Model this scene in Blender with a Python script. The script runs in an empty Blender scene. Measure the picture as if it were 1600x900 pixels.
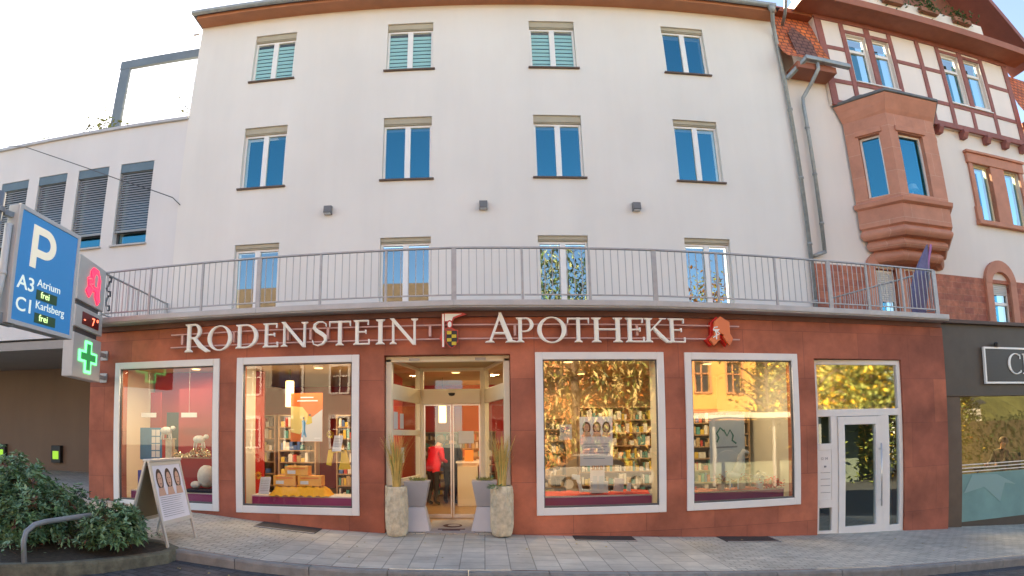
import bpy, bmesh, math, random
from mathutils import Vector, Matrix
import numpy as np
R = math.radians
random.seed(7); rng = np.random.default_rng(7)
sc = bpy.context.scene; COL = sc.collection

# ------------------------------------------------------------ camera (wide action-camera lens)
EYE = Vector((0, 0, 1.6)); YAW, PIT, ROLL = 0.0206350, 0.0675583, -0.0080944
def cam_axis(xx, up, fw):
    c, s = math.cos(ROLL), math.sin(ROLL); xx, up = c*xx - s*up, s*xx + c*up
    c, s = math.cos(PIT), math.sin(PIT); y, z = c*fw - s*up, s*fw + c*up
    c, s = math.cos(YAW), math.sin(YAW); return Vector((c*xx - s*y, s*xx + c*y, z))
cd = bpy.data.cameras.new('camera'); cam = bpy.data.objects.new('camera', cd); COL.objects.link(cam)
rx, up, fw = cam_axis(1, 0, 0), cam_axis(0, 1, 0), cam_axis(0, 0, 1)
m = Matrix((rx, up, -fw)).transposed().to_4x4(); m.translation = EYE; cam.matrix_world = m
cd.type = 'PANO'; cd.sensor_fit = 'HORIZONTAL'; cd.sensor_width = 36; cd.sensor_height = 20.25
pc = cd
pc.panorama_type = 'FISHEYE_LENS_POLYNOMIAL'; pc.fisheye_fov = math.pi
# pixel radius = f (t + k t^3)  ->  t(r) fitted as a polynomial of r in millimetres
F0, K3 = 945.36/1600*36, 0.078025
tt = np.linspace(0.0, 1.1, 200); rr = F0*(tt + K3*tt**3)
co = np.linalg.lstsq(np.stack([rr, rr**2, rr**3, rr**4], 1), tt, rcond=None)[0]
pc.fisheye_polynomial_k0 = 0
pc.fisheye_polynomial_k1, pc.fisheye_polynomial_k2, pc.fisheye_polynomial_k3, pc.fisheye_polynomial_k4 = [-float(v) for v in co]
cd.shift_x = 0.03982; cd.shift_y = 0.18796
cd.clip_end = 500
sc.camera = cam

# ------------------------------------------------------------ sky, sun, exposure
SUN_EL, SUN_ROT = R(34), R(-38)
w = bpy.data.worlds.new('World'); sc.world = w; w.use_nodes = True
nt = w.node_tree; bg = nt.nodes['Background']
sk = nt.nodes.new('ShaderNodeTexSky'); sk.sky_type = 'NISHITA'; sk.sun_disc = False
sk.sun_elevation = SUN_EL; sk.sun_rotation = SUN_ROT; sk.air_density = .8; sk.dust_density = .25; sk.ozone_density = 4.5
nt.links.new(sk.outputs[0], bg.inputs[0]); bg.inputs[1].default_value = 0.10
sl = bpy.data.lights.new('sun', 'SUN'); sl.energy = 5.0; sl.angle = R(0.53); sl.color = (1, .93, .82)
so = bpy.data.objects.new('sun', sl); COL.objects.link(so)
sd = Vector((math.sin(SUN_ROT)*math.cos(SUN_EL), math.cos(SUN_ROT)*math.cos(SUN_EL), math.sin(SUN_EL)))
so.rotation_euler = (-sd).to_track_quat('-Z', 'Y').to_euler(); so.location = (0, 0, 40)
vs = sc.view_settings; vs.view_transform = 'Standard'; vs.look = 'None'; vs.gamma = 1; vs.exposure = 2.66
vs.use_curve_mapping = False
try:
    vs.use_white_balance = True; vs.white_balance_temperature = 9600; vs.white_balance_tint = 12
except Exception: pass
cy = sc.cycles
try:
    cy.use_denoising = True; cy.denoiser = 'OPENIMAGEDENOISE'
except Exception: pass
cy.max_bounces = 8; cy.transparent_max_bounces = 16; cy.glossy_bounces = 3; cy.diffuse_bounces = 4
cy.caustics_reflective = False; cy.caustics_refractive = False; cy.sample_clamp_indirect = 6

# ------------------------------------------------------------ materials
MATS = {}
def mat(name, col, rough=.6, var=.0, vs_=2.5, bump=0., bs=60., metal=0., spec=.5, emit=None, es=1., dirt=None):
    if name in MATS: return MATS[name]
    m = bpy.data.materials.new(name); m.use_nodes = True; n = m.node_tree; b = n.nodes['Principled BSDF']
    b.inputs['Base Color'].default_value = (*col, 1); b.inputs['Roughness'].default_value = rough
    b.inputs['Metallic'].default_value = metal; b.inputs['Specular IOR Level'].default_value = spec
    tc = n.nodes.new('ShaderNodeTexCoord')
    if var:
        no = n.nodes.new('ShaderNodeTexNoise'); no.inputs['Scale'].default_value = vs_; no.inputs['Detail'].default_value = 6
        no.inputs['Roughness'].default_value = .62
        n.links.new(tc.outputs['Object'], no.inputs['Vector'])
        mx = n.nodes.new('ShaderNodeMix'); mx.data_type = 'RGBA'
        mx.inputs[6].default_value = (*[c*(1-var) for c in col], 1); mx.inputs[7].default_value = (*[min(1, c*(1+var)) for c in col], 1)
        mr = n.nodes.new('ShaderNodeMapRange'); mr.inputs[1].default_value = .3; mr.inputs[2].default_value = .7
        n.links.new(no.outputs['Fac'], mr.inputs[0]); n.links.new(mr.outputs[0], mx.inputs[0]); n.links.new(mx.outputs[2], b.inputs['Base Color'])
    if bump:
        n2 = n.nodes.new('ShaderNodeTexNoise'); n2.inputs['Scale'].default_value = bs; n2.inputs['Detail'].default_value = 4
        n.links.new(tc.outputs['Object'], n2.inputs['Vector'])
        bp = n.nodes.new('ShaderNodeBump'); bp.inputs['Strength'].default_value = bump; bp.inputs['Distance'].default_value = .02
        n.links.new(n2.outputs['Fac'], bp.inputs['Height']); n.links.new(bp.outputs[0], b.inputs['Normal'])
    if emit:
        b.inputs['Emission Color'].default_value = (*emit, 1); b.inputs['Emission Strength'].default_value = es
    MATS[name] = m; return m
def streaky(name, col, amount=.12, col2=None, rough=.85, bump=.25):
    """plaster with vertical rain streaks, blotches and fine grain"""
    m = mat(name, col, rough, bump=bump, bs=140); n = m.node_tree; b = n.nodes['Principled BSDF']
    tc = n.nodes.new('ShaderNodeTexCoord')
    mp = n.nodes.new('ShaderNodeMapping'); mp.inputs['Scale'].default_value = (.8, .8, .10)
    n.links.new(tc.outputs['Object'], mp.inputs['Vector'])
    a = n.nodes.new('ShaderNodeTexNoise'); a.inputs['Scale'].default_value = 1.5; a.inputs['Detail'].default_value = 8; a.inputs['Roughness'].default_value = .6
    n.links.new(mp.outputs[0], a.inputs['Vector'])
    c = n.nodes.new('ShaderNodeTexNoise'); c.inputs['Scale'].default_value = .5; c.inputs['Detail'].default_value = 7
    n.links.new(tc.outputs['Object'], c.inputs['Vector'])
    ad = n.nodes.new('ShaderNodeMath'); ad.operation = 'ADD'; n.links.new(a.outputs['Fac'], ad.inputs[0]); n.links.new(c.outputs['Fac'], ad.inputs[1])
    mr = n.nodes.new('ShaderNodeMapRange'); mr.inputs[1].default_value = .75; mr.inputs[2].default_value = 1.25
    n.links.new(ad.outputs[0], mr.inputs[0])
    mx = n.nodes.new('ShaderNodeMix'); mx.data_type = 'RGBA'
    c2 = col2 or tuple(v*(1-amount) for v in col)
    mx.inputs[6].default_value = (*c2, 1); mx.inputs[7].default_value = (*col, 1)
    n.links.new(mr.outputs[0], mx.inputs[0]); n.links.new(mx.outputs[2], b.inputs['Base Color'])
    return m
def bricks(name, c1, c2, mortar, bw, bh, msize=.01, rough=.8, axes='xz', off=.5, bump=.3, var=.25, noise_s=1.2, rot=0, shift=(0, 0), gum=False):
    m = bpy.data.materials.new(name); m.use_nodes = True; n = m.node_tree; b = n.nodes['Principled BSDF']
    b.inputs['Roughness'].default_value = rough
    tc = n.nodes.new('ShaderNodeTexCoord'); sx = n.nodes.new('ShaderNodeSeparateXYZ'); cb = n.nodes.new('ShaderNodeCombineXYZ')
    n.links.new(tc.outputs['Object'], sx.inputs[0])
    ia, ib = 'xyz'.index(axes[0]), 'xyz'.index(axes[1])
    n.links.new(sx.outputs[ia], cb.inputs[0]); n.links.new(sx.outputs[ib], cb.inputs[1])
    mp = n.nodes.new('ShaderNodeMapping'); mp.inputs['Rotation'].default_value = (0, 0, rot); mp.inputs['Location'].default_value = (*shift, 0)
    n.links.new(cb.outputs[0], mp.inputs[0])
    br = n.nodes.new('ShaderNodeTexBrick'); br.offset = off; br.inputs['Scale'].default_value = 1
    br.inputs['Brick Width'].default_value = bw; br.inputs['Row Height'].default_value = bh; br.inputs['Mortar Size'].default_value = msize
    br.inputs['Mortar Smooth'].default_value = .2; br.inputs['Bias'].default_value = 0
    br.inputs['Color1'].default_value = (*c1, 1); br.inputs['Color2'].default_value = (*c2, 1); br.inputs['Mortar'].default_value = (*mortar, 1)
    n.links.new(mp.outputs[0], br.inputs['Vector'])
    no = n.nodes.new('ShaderNodeTexNoise'); no.inputs['Scale'].default_value = noise_s; no.inputs['Detail'].default_value = 9; no.inputs['Roughness'].default_value = .68
    n.links.new(tc.outputs['Object'], no.inputs['Vector'])
    mr = n.nodes.new('ShaderNodeMapRange'); mr.inputs[1].default_value = .3; mr.inputs[2].default_value = .7; mr.inputs[3].default_value = 1-var; mr.inputs[4].default_value = 1+var
    n.links.new(no.outputs['Fac'], mr.inputs[0])
    vm = n.nodes.new('ShaderNodeVectorMath'); vm.operation = 'SCALE'
    n.links.new(br.outputs['Color'], vm.inputs[0]); n.links.new(mr.outputs[0], vm.inputs['Scale'])
    if gum:
        vo = n.nodes.new('ShaderNodeTexVoronoi'); vo.inputs['Scale'].default_value = 2.3; n.links.new(tc.outputs['Object'], vo.inputs['Vector'])
        g1 = n.nodes.new('ShaderNodeMapRange'); g1.inputs[1].default_value = .035; g1.inputs[2].default_value = .06; g1.inputs[3].default_value = .55 if gum is True else 1; n.links.new(vo.outputs['Distance'], g1.inputs[0])
        bl = n.nodes.new('ShaderNodeTexNoise'); bl.inputs['Scale'].default_value = .55 if gum is True else 1.1; bl.inputs['Detail'].default_value = 5; n.links.new(tc.outputs['Object'], bl.inputs['Vector'])
        g2 = n.nodes.new('ShaderNodeMapRange'); g2.inputs[1].default_value = .38; g2.inputs[2].default_value = .6; g2.inputs[3].default_value = .80 if gum is True else .68; n.links.new(bl.outputs['Fac'], g2.inputs[0])
        gm = n.nodes.new('ShaderNodeMath'); gm.operation = 'MULTIPLY'; n.links.new(g1.outputs[0], gm.inputs[0]); n.links.new(g2.outputs[0], gm.inputs[1])
        v2 = n.nodes.new('ShaderNodeVectorMath'); v2.operation = 'SCALE'; n.links.new(vm.outputs[0], v2.inputs[0]); n.links.new(gm.outputs[0], v2.inputs['Scale']); vm = v2
    n.links.new(vm.outputs[0], b.inputs['Base Color'])
    n2 = n.nodes.new('ShaderNodeTexNoise'); n2.inputs['Scale'].default_value = 90; n.links.new(tc.outputs['Object'], n2.inputs['Vector'])
    mm = n.nodes.new('ShaderNodeMath'); mm.operation = 'MULTIPLY_ADD'; mm.inputs[1].default_value = -2.; n.links.new(br.outputs['Fac'], mm.inputs[0]); n.links.new(n2.outputs['Fac'], mm.inputs[2])
    bp = n.nodes.new('ShaderNodeBump'); bp.inputs['Strength'].default_value = bump; bp.inputs['Distance'].default_value = .01
    n.links.new(mm.outputs[0], bp.inputs['Height']); n.links.new(bp.outputs[0], b.inputs['Normal'])
    MATS[name] = m; return m
def glass(name, refl, tint=(1, 1, 1), gl=(1, 1, 1), fres=.5, wavy=.0, rough=0):
    m = bpy.data.materials.new(name); m.use_nodes = True; n = m.node_tree; n.nodes.clear()
    o = n.nodes.new('ShaderNodeOutputMaterial'); t = n.nodes.new('ShaderNodeBsdfTransparent'); g = n.nodes.new('ShaderNodeBsdfGlossy')
    t.inputs[0].default_value = (*tint, 1); g.inputs[0].default_value = (*gl, 1); g.inputs['Roughness'].default_value = rough
    lw = n.nodes.new('ShaderNodeLayerWeight'); lw.inputs['Blend'].default_value = .12
    ml = n.nodes.new('ShaderNodeMath'); ml.operation = 'MULTIPLY_ADD'; ml.inputs[1].default_value = fres; ml.inputs[2].default_value = refl; ml.use_clamp = True
    n.links.new(lw.outputs['Facing'], ml.inputs[0])
    mx = n.nodes.new('ShaderNodeMixShader'); n.links.new(ml.outputs[0], mx.inputs[0]); n.links.new(t.outputs[0], mx.inputs[1]); n.links.new(g.outputs[0], mx.inputs[2])
    n.links.new(mx.outputs[0], o.inputs[0])
    if wavy:
        tc = n.nodes.new('ShaderNodeTexCoord'); no = n.nodes.new('ShaderNodeTexNoise'); no.inputs['Scale'].default_value = 1.3; no.inputs['Detail'].default_value = 1
        n.links.new(tc.outputs['Object'], no.inputs['Vector']); bp = n.nodes.new('ShaderNodeBump'); bp.inputs['Strength'].default_value = wavy; bp.inputs['Distance'].default_value = .02
        n.links.new(no.outputs['Fac'], bp.inputs['Height']); n.links.new(bp.outputs[0], g.inputs['Normal'])
    MATS[name] = m; return m

PLASTER = streaky('white_plaster', (.765, .73, .67), .08)
PLASTER_L = streaky('pale_plaster', (.715, .69, .66), .08)
CREAM = streaky('cream_plaster', (.80, .73, .66), .08)
INFILL = streaky('infill_plaster', (.84, .75, .69), .10)
SAND = bricks('red_sandstone', (.54, .16, .088), (.41, .118, .07), (.31, .092, .058), 1.25, .86, .005, var=.28, shift=(.4, .02), gum=2)
ORS = bricks('oriel_sandstone', (.57, .25, .165), (.52, .22, .145), (.62, .40, .30), 1.05, .62, .004, var=.12, shift=(.3, .12), noise_s=3, bump=.25)
SAND2 = mat('carved_sandstone', (.56, .24, .16), .85, var=.12, vs_=2.2, bump=.15, bs=90)
RUBBLE = bricks('sandstone_blocks', (.50, .17, .10), (.36, .11, .075), (.46, .21, .14), .36, .17, .006, var=.35, noise_s=5, bump=.6)
FRAME = mat('white_frame', (.80, .78, .74), .35, var=.03, vs_=3)
CREAMF = mat('cream_frame', (.74, .67, .47), .4, var=.03)
BOXF = mat('shutter_box_beige', (.42, .37, .27), .6, var=.1)
SILL = mat('brown_sill', (.11, .065, .045), .45, var=.15)
STEEL = mat('galvanised_steel', (.38, .38, .38), .45, var=.12, vs_=9, metal=.35)
STEELD = mat('dark_steel', (.09, .09, .095), .5, var=.2)
ZINC = mat('weathered_zinc', (.30, .33, .33), .5, var=.18, vs_=7, metal=.3)
FLASH = mat('edge_flashing', (.46, .445, .43), .5, var=.12, vs_=3, metal=.2)
TIMBER = mat('oxblood_timber', (.30, .10, .085), .7, var=.18, vs_=4, bump=.15)
SOFFIT = mat('brown_soffit', (.34, .115, .07), .7, var=.12, vs_=3)
EAVE = mat('terracotta_soffit', (.47, .19, .10), .75, var=.1)
DARKROOF = mat('dark_slate', (.05, .06, .075), .6, var=.3, vs_=12, bump=.5, bs=30)
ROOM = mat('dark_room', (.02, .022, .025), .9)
BLACK = mat('black_paint', (.015, .015, .016), .5)
LETTER = mat('sign_letter_enamel', (.90, .89, .78), .35)
LEDGE = mat('sign_letter_rim', (.92, .90, .84), .3)
PINK = mat('sign_rail', (.72, .45, .40), .5, var=.1)
G_UP = glass('coated_glass', .26, (.5, .6, .6), (.05, .66, .90), .2, .03)
G_FR = glass('french_door_glass', .30, (.5, .58, .58), (.50, .80, .92), .3)
G_CLEAR = glass('clear_upper_glass', .06, (.9, 1, 1), (.3, .8, 1), .2)
G_SHOP = glass('shop_glass', .055, (.95, .97, .96), (1, 1, 1), .22, .05)
G_SHOP2 = glass('bright_reflecting_glass', .24, (.82, .86, .84), (1, .93, .82), .3, .06, .02)
G_DOOR = glass('door_glass', .07, (.9, .92, .9), (1, 1, 1), .4)
G_DARK = glass('tinted_glass', .25, (.5, .58, .56), (.9, 1, .95), .4)

# ------------------------------------------------------------ mesh builder
class MB:
    def __init__(s, T=None): s.v = []; s.f = []; s.m = []; s.T = T; s.mi = 0
    def _a(s, vs, fs):
        b = len(s.v)
        s.v += [s.T(*p) if s.T else tuple(p) for p in vs]
        s.f += [tuple(i+b for i in f) for f in fs]; s.m += [s.mi]*len(fs)
    def box(s, x0, x1, y0, y1, z0, z1):
        if x0 > x1: x0, x1 = x1, x0
        if y0 > y1: y0, y1 = y1, y0
        if z0 > z1: z0, z1 = z1, z0
        s._a([(x0,y0,z0),(x1,y0,z0),(x1,y1,z0),(x0,y1,z0),(x0,y0,z1),(x1,y0,z1),(x1,y1,z1),(x0,y1,z1)],
             [(0,3,2,1),(4,5,6,7),(0,1,5,4),(1,2,6,5),(2,3,7,6),(3,0,4,7)]); return s
    def hexa(s, p):  # 8 points, bottom 4 then top 4
        s._a(p, [(0,3,2,1),(4,5,6,7),(0,1,5,4),(1,2,6,5),(2,3,7,6),(3,0,4,7)]); return s
    def obox(s, c, sz, rz=0, rx=0, ry=0):
        M = Matrix.Rotation(rz, 3, 'Z') @ Matrix.Rotation(ry, 3, 'Y') @ Matrix.Rotation(rx, 3, 'X')
        h = [x/2 for x in sz]; P = []
        for z in (-h[2], h[2]):
            for x, y in ((-h[0], -h[1]), (h[0], -h[1]), (h[0], h[1]), (-h[0], h[1])):
                P.append(tuple(M @ Vector((x, y, z)) + Vector(c)))
        return s.hexa(P)
    def bar(s, a, b, wd, hd=None):
        a, b = Vector(a), Vector(b); d = (b-a).normalized(); u = d.cross(Vector((0,0,1)))
        if u.length < 1e-3: u = Vector((1,0,0))
        u.normalize(); v = d.cross(u); hd = hd or wd; P = []
        for e in (a, b):
            for i, j in ((-1,-1),(1,-1),(1,1),(-1,1)): P.append(tuple(e + u*i*wd/2 + v*j*hd/2))
        return s.hexa(P)
    def tube(s, path, r, n=8, cap=True):
        path = [Vector(p) for p in path]; rings = []; V = []
        rs = r if isinstance(r, (list, tuple)) else [r]*len(path)
        pu = None
        for i, p in enumerate(path):
            d = (path[min(i+1, len(path)-1)] - path[max(i-1, 0)]).normalized()
            if pu is None:
                u = d.cross(Vector((0,0,1)))
                if u.length < .05: u = d.cross(Vector((1,0,0)))
            else: u = pu - d*pu.dot(d)
            u.normalize(); pu = u; v = d.cross(u)
            for k in range(n):
                a = 2*math.pi*k/n; V.append(tuple(p + (u*math.cos(a)+v*math.sin(a))*rs[i]))
        F = []
        for i in range(len(path)-1):
            for k in range(n): F.append((i*n+k, i*n+(k+1)%n, (i+1)*n+(k+1)%n, (i+1)*n+k))
        if cap: F += [tuple(range(n))[::-1], tuple((len(path)-1)*n+k for k in range(n))]
        s._a(V, F); return s
    def lathe(s, prof, c=(0,0,0), n=24, wob=0, sx=1, sy=1):
        V = []; F = []
        for i, (r, z) in enumerate(prof):
            for k in range(n):
                a = 2*math.pi*k/n; q = r*(1 + (random.uniform(-wob, wob) if wob else 0))
                V.append((c[0]+q*math.cos(a)*sx, c[1]+q*math.sin(a)*sy, c[2]+z))
        for i in range(len(prof)-1):
            for k in range(n): F.append((i*n+k, i*n+(k+1)%n, (i+1)*n+(k+1)%n, (i+1)*n+k))
        F += [tuple(range(n))[::-1], tuple((len(prof)-1)*n+k for k in range(n))]
        s._a(V, F); return s
    def prism(s, poly, d0, d1, P):   # poly of 2D points, P(a, b, d) -> xyz
        n = len(poly); ar = sum(poly[i][0]*poly[(i+1)%n][1]-poly[(i+1)%n][0]*poly[i][1] for i in range(n))
        if ar < 0: poly = poly[::-1]
        V = [P(a, b, d0) for a, b in poly] + [P(a, b, d1) for a, b in poly]
        F = [tuple(range(n))[::-1], tuple(range(n, 2*n))] + [(i, (i+1)%n, n+(i+1)%n, n+i) for i in range(n)]
        s._a(V, F); return s
    def quad(s, *p): s._a(p, [tuple(range(len(p)))]); return s
    def ball(s, c, r, n=10, sq=(1,1,1)):
        pr = [(r*math.sin(math.pi*i/n), -r*math.cos(math.pi*i/n)) for i in range(1, n)]
        V = []; N = 12; F = []
        for q, z in pr:
            for k in range(N): a = 2*math.pi*k/N; V.append((c[0]+q*math.cos(a)*sq[0], c[1]+q*math.sin(a)*sq[1], c[2]+z*sq[2]))
        for i in range(len(pr)-1):
            for k in range(N): F.append((i*N+k, i*N+(k+1)%N, (i+1)*N+(k+1)%N, (i+1)*N+k))
        F += [tuple(range(N))[::-1], tuple((len(pr)-1)*N+k for k in range(N))]
        s._a(V, F); return s
    def build(s, name, mats, parent=None, bevel=0, smooth=False, fixn=False):
        o0 = ORG.get(parent.name, Vector((0,0,0))) if parent else Vector((0,0,0))
        me = bpy.data.meshes.new(name)
        me.from_pydata([(p[0]-o0.x, p[1]-o0.y, p[2]-o0.z) for p in s.v], [], s.f)
        for mm in (mats if isinstance(mats, (list, tuple)) else [mats]): me.materials.append(mm)
        if any(s.m): me.polygons.foreach_set('material_index', s.m)
        bm = bmesh.new(); bm.from_mesh(me); bmesh.ops.recalc_face_normals(bm, faces=bm.faces)
        bm.to_mesh(me); bm.free()
        if smooth: me.polygons.foreach_set('use_smooth', [True]*len(me.polygons))
        me.update()
        o = bpy.data.objects.new(name, me); COL.objects.link(o)
        if parent: o.parent = parent; ORG[o.name] = o0
        if bevel:
            b = o.modifiers.new('bevel', 'BEVEL'); b.width = bevel; b.segments = 2; b.limit_method = 'ANGLE'; b.angle_limit = R(40)
        return o
ORG = {}
def thing(name, label, cat, loc=(0,0,0), group=None):
    o = bpy.data.objects.new(name, None); COL.objects.link(o); o.location = loc; o.empty_display_size = .2
    ORG[o.name] = Vector(loc); tag(o, label, cat, group); return o
def tag(o, label=None, cat=None, group=None, kind=None):
    if label: o['label'] = label
    if cat: o['category'] = cat
    if group: o['group'] = group
    if kind: o['kind'] = kind
    return o
def recentre(o):   # a thing that is one mesh: put its origin at its base
    me = o.data; co = np.empty(len(me.vertices)*3); me.vertices.foreach_get('co', co); co = co.reshape(-1, 3)
    c = Vector(((co[:,0].min()+co[:,0].max())/2, (co[:,1].min()+co[:,1].max())/2, co[:,2].min()))
    me.transform(Matrix.Translation(-c)); o.location = c; return o
def one(name, mb, mats, label, cat, group=None, **k):
    return recentre(tag(mb.build(name, mats, **k), label, cat, group))
FONTC = {}
def text_mb(mb, txt, size, P, ext=.006, bold=0, sx=1, align='LEFT', sp=1):
    cu = bpy.data.curves.new('t', 'FONT'); cu.body = txt; cu.size = size; cu.extrude = 0; cu.offset = bold; cu.align_x = align; cu.resolution_u = 4; cu.space_character = sp
    ob = bpy.data.objects.new('t', cu); COL.objects.link(ob); bpy.context.view_layer.update()
    me = bpy.data.meshes.new_from_object(ob.evaluated_get(bpy.context.evaluated_depsgraph_get()))
    bm = bmesh.new(); bm.from_mesh(me); r = bmesh.ops.extrude_face_region(bm, geom=bm.faces[:])
    for v in r['geom']:
        if isinstance(v, bmesh.types.BMVert): v.co.z = ext
    bm.verts.index_update()
    mb._a([P(v.co.x*sx, v.co.y, v.co.z) for v in bm.verts], [tuple(v.index for v in f.verts) for f in bm.faces])
    bm.free(); bpy.data.meshes.remove(me); bpy.data.objects.remove(ob); bpy.data.curves.remove(cu)

# ------------------------------------------------------------ terrain profile
GX = [-40, -12, -7.6, -4.65, -3.8, -2.8, -1.7, .45, 2.6, 6, 8.1, 9.3, 11.7, 20, 40]
GZ = [.7, .45, .40, .21, .14, .05, 0, -.02, -.11, -.30, -.38, -.45, -.60, -.9, -1.5]
def gz(x, y=10.): 
    b = float(np.interp(x, GX, GZ)); return b - .02*max(0, min(10-y, 3.0))
def sheet(name, xs, ys, zf, m, label=None, kind='structure', thick=None):
    V = [(x, y, zf(x, y)) for y in ys for x in xs]; n = len(xs)
    F = [(j*n+i, j*n+i+1, (j+1)*n+i+1, (j+1)*n+i) for j in range(len(ys)-1) for i in range(n-1)]
    mb = MB(); mb._a(V, F); o = mb.build(name, m); o['kind'] = kind; return o

# paving
PAVE = bricks('concrete_pavers', (.62, .565, .47), (.51, .465, .39), (.32, .295, .245), .33, .325, .008, rough=.85, axes='yx', off=.5, bump=.4, var=.18, noise_s=2.5, gum=True)
PAVE2 = bricks('small_concrete_pavers', (.58, .53, .44), (.47, .435, .36), (.24, .22, .185), .21, .105, .007, rough=.85, axes='xy', bump=.4, var=.18, noise_s=2.5, gum=True)
COBBLE = bricks('road_setts', (.085, .09, .098), (.05, .055, .062), (.03, .032, .036), .22, .14, .012, rough=.7, axes='xy', bump=.7, var=.25, noise_s=3, rot=.15)
ASPH = mat('asphalt', (.05, .052, .056), .85, var=.2, vs_=5, bump=.5, bs=120)
KERB = mat('granite_kerb', (.25, .245, .23), .8, var=.2, vs_=6, bump=.25)
GROUND = mat('town_ground', (.07, .068, .062), .9, var=.2)
CY = 7.42
xs = [-40, -30, -20, -14, -12] + list(np.arange(-10, 13.01, .5)) + [16, 20, 30, 40]
sheet('ground', [-250, -60, 60, 250], [-250, -60, -18, 80, 250], lambda x, y: -3.2, GROUND)
ysr = [-18, -12, -6, 0, 3, 5, 6, 6.6, 7.0, CY-.06]
sheet('road', xs, ysr, lambda x, y: gz(x, 7)-.13-.01*max(0, 7-y), ASPH)
sheet('road', list(np.arange(-8, 13.01, .5)), [5.6, 6.5, 7.0, CY-.062], lambda x, y: gz(x, 7)-.124-.01*max(0, 7-y), COBBLE)
# pavement: small pavers left and right, big slabs in the middle, kerb on the road edge
def pave(name, x0, x1, y0, y1, m, dz=0):
    X = sorted(set([x0, x1] + [x for x in list(np.arange(-20, 20, .5))+GX if x0 < x < x1])); Y = sorted(set([y0, y1] + [y for y in (7.6, 8, 9, 10, 11, 12) if y0 < y < y1]))
    return sheet(name, X, Y, lambda x, y: gz(x, y)+dz, m)
pave('pavement', -30, -2.95, CY+.1, 17, PAVE2)
pave('pavement', -2.95, 3.3, CY+.1, 13, PAVE)
pave('pavement', 3.3, 20, CY+.1, 17, PAVE2)
def kerb_run(name, path, wd, h, m):
    mb = MB(); P = [Vector(p) for p in path]; V = []; n = len(P)
    pr = [(-.5, -.25), (-.5, -.03), (-.42, 0), (.42, 0), (.5, -.03), (.5, -.25)]
    for i, p in enumerate(P):
        d = (P[min(i+1, n-1)]-P[max(i-1, 0)]); d.z = 0; d.normalize(); s = Vector((-d.y, d.x, 0))
        for a, b in pr: V.append(tuple(p + s*a*wd + Vector((0, 0, b+h))))
    F = [(i*6+k, i*6+k+1, (i+1)*6+k+1, (i+1)*6+k) for i in range(n-1) for k in range(5)] + [tuple(range(6)), tuple((n-1)*6+k for k in range(6))]
    mb._a(V, F); o = mb.build(name, m); o['kind'] = 'structure'; return o
# kerb stones of about 1 m with thin joints
x = -4.2
while x < 19:
    x2 = x+.99; kerb_run('kerb', [(x, CY+.02, gz(x, CY)+.002), ((x+x2)/2, CY+.02, gz((x+x2)/2, CY)+.002), (x2, CY+.02, gz(x2, CY)+.002)], .155, 0, KERB); x += 1.0

# planting bed with its rounded kerb (left)
bedp = [(-9, 3.0), (-7.2, 3.9), (-6.0, 4.6), (-5.2, 5.35), (-4.8, 5.75), (-4.5, 6.25), (-4.27, 6.75), (-4.1, 7.15), (-4.12, 7.45), (-4.4, 7.62), (-5.2, 7.75), (-7, 8.0), (-9, 8.2)]
BK = mat('mossy_kerb', (.15, .145, .105), .95, var=.45, vs_=6, bump=.5)
kerb_run('bed_kerb', [(a, b, gz(a, b)+.0) for a, b in bedp], .13, .02, BK)
SOIL = mat('soil', (.06, .045, .03), .95, var=.4, vs_=14, bump=1, bs=40)
mb = MB(); cxy = (-7, 6.3)
mb._a([(*cxy, gz(*cxy)+.14)] + [(a, b, gz(a, b)+.0) for a, b in bedp], [(0, i, i+1) for i in range(1, len(bedp))]); mb.build('soil', SOIL)['kind'] = 'structure'

# ============================================================ THE PHARMACY
W = [(-7.65, 10.40), (-4.0, 10.08), (-.5, 9.97), (3.0, 10.03), (6.2, 10.22), (9.33, 10.37)]
def yW(x): return float(np.interp(x, [p[0] for p in W], [p[1] for p in W]))
RL = [(-7.25, 10.07), (-3.88, 9.85), (-.47, 9.68), (2.91, 9.77), (6.41, 10.01), (9.06, 10.15)]
def yR(x): return float(np.interp(x, [p[0] for p in RL], [p[1] for p in RL]))
def wall(mb, x0, x1, z0, z1, holes, P, depth, xb=(), zb0=None):
    """front sheet with openings; P(x, d, z); reveals go 'depth' back. zb0(x): bottom profile"""
    X = sorted(set([x0, x1] + [h[i] for h in holes for i in (0, 1)] + [b for b in xb if x0 < b < x1]))
    Zs = sorted(set([z0, z1] + [h[i] for h in holes for i in (2, 3) if z0 < h[i] < z1]))
    for a, b in zip(X, X[1:]):
        for c, d in zip(Zs, Zs[1:]):
            mx, mz = (a+b)/2, (c+d)/2
            if any(h[0] < mx < h[1] and h[2] < mz < h[3] for h in holes): continue
            mb.quad(P(a, 0, c), P(b, 0, c), P(b, 0, d), P(a, 0, d))
    for h in holes:
        a, b, c, d = h; c = max(c, z0)
        mb.quad(P(a, 0, c), P(a, depth, c), P(a, depth, d), P(a, 0, d)); mb.quad(P(b, 0, c), P(b, depth, c), P(b, depth, d), P(b, 0, d))
        mb.quad(P(a, 0, d), P(b, 0, d), P(b, depth, d), P(a, depth, d))
        if c > z0: mb.quad(P(a, 0, c), P(b, 0, c), P(b, depth, c), P(a, depth, c))
ph = thing('pharmacy_building', 'white four storey pharmacy building over a projecting red sandstone ground floor of shop windows', 'building', (0, 11, 0))
YU = 12.95
WX = [(-5.75, -4.65), (-2.28, -1.14), (1.24, 2.37), (4.62, 5.74)]
ROWS = [(10.45, 11.87, .2), (7.48, 9.10, .2), (3.86, 6.06, .12)]
holes = [(a, b, r[0], r[1]) for a, b in WX for r in ROWS]
mb = MB(); wall(mb, -7.36, 7.78, 3.6, 12.4, holes, lambda x, d, z: (x, YU+d, z), .22)
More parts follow.
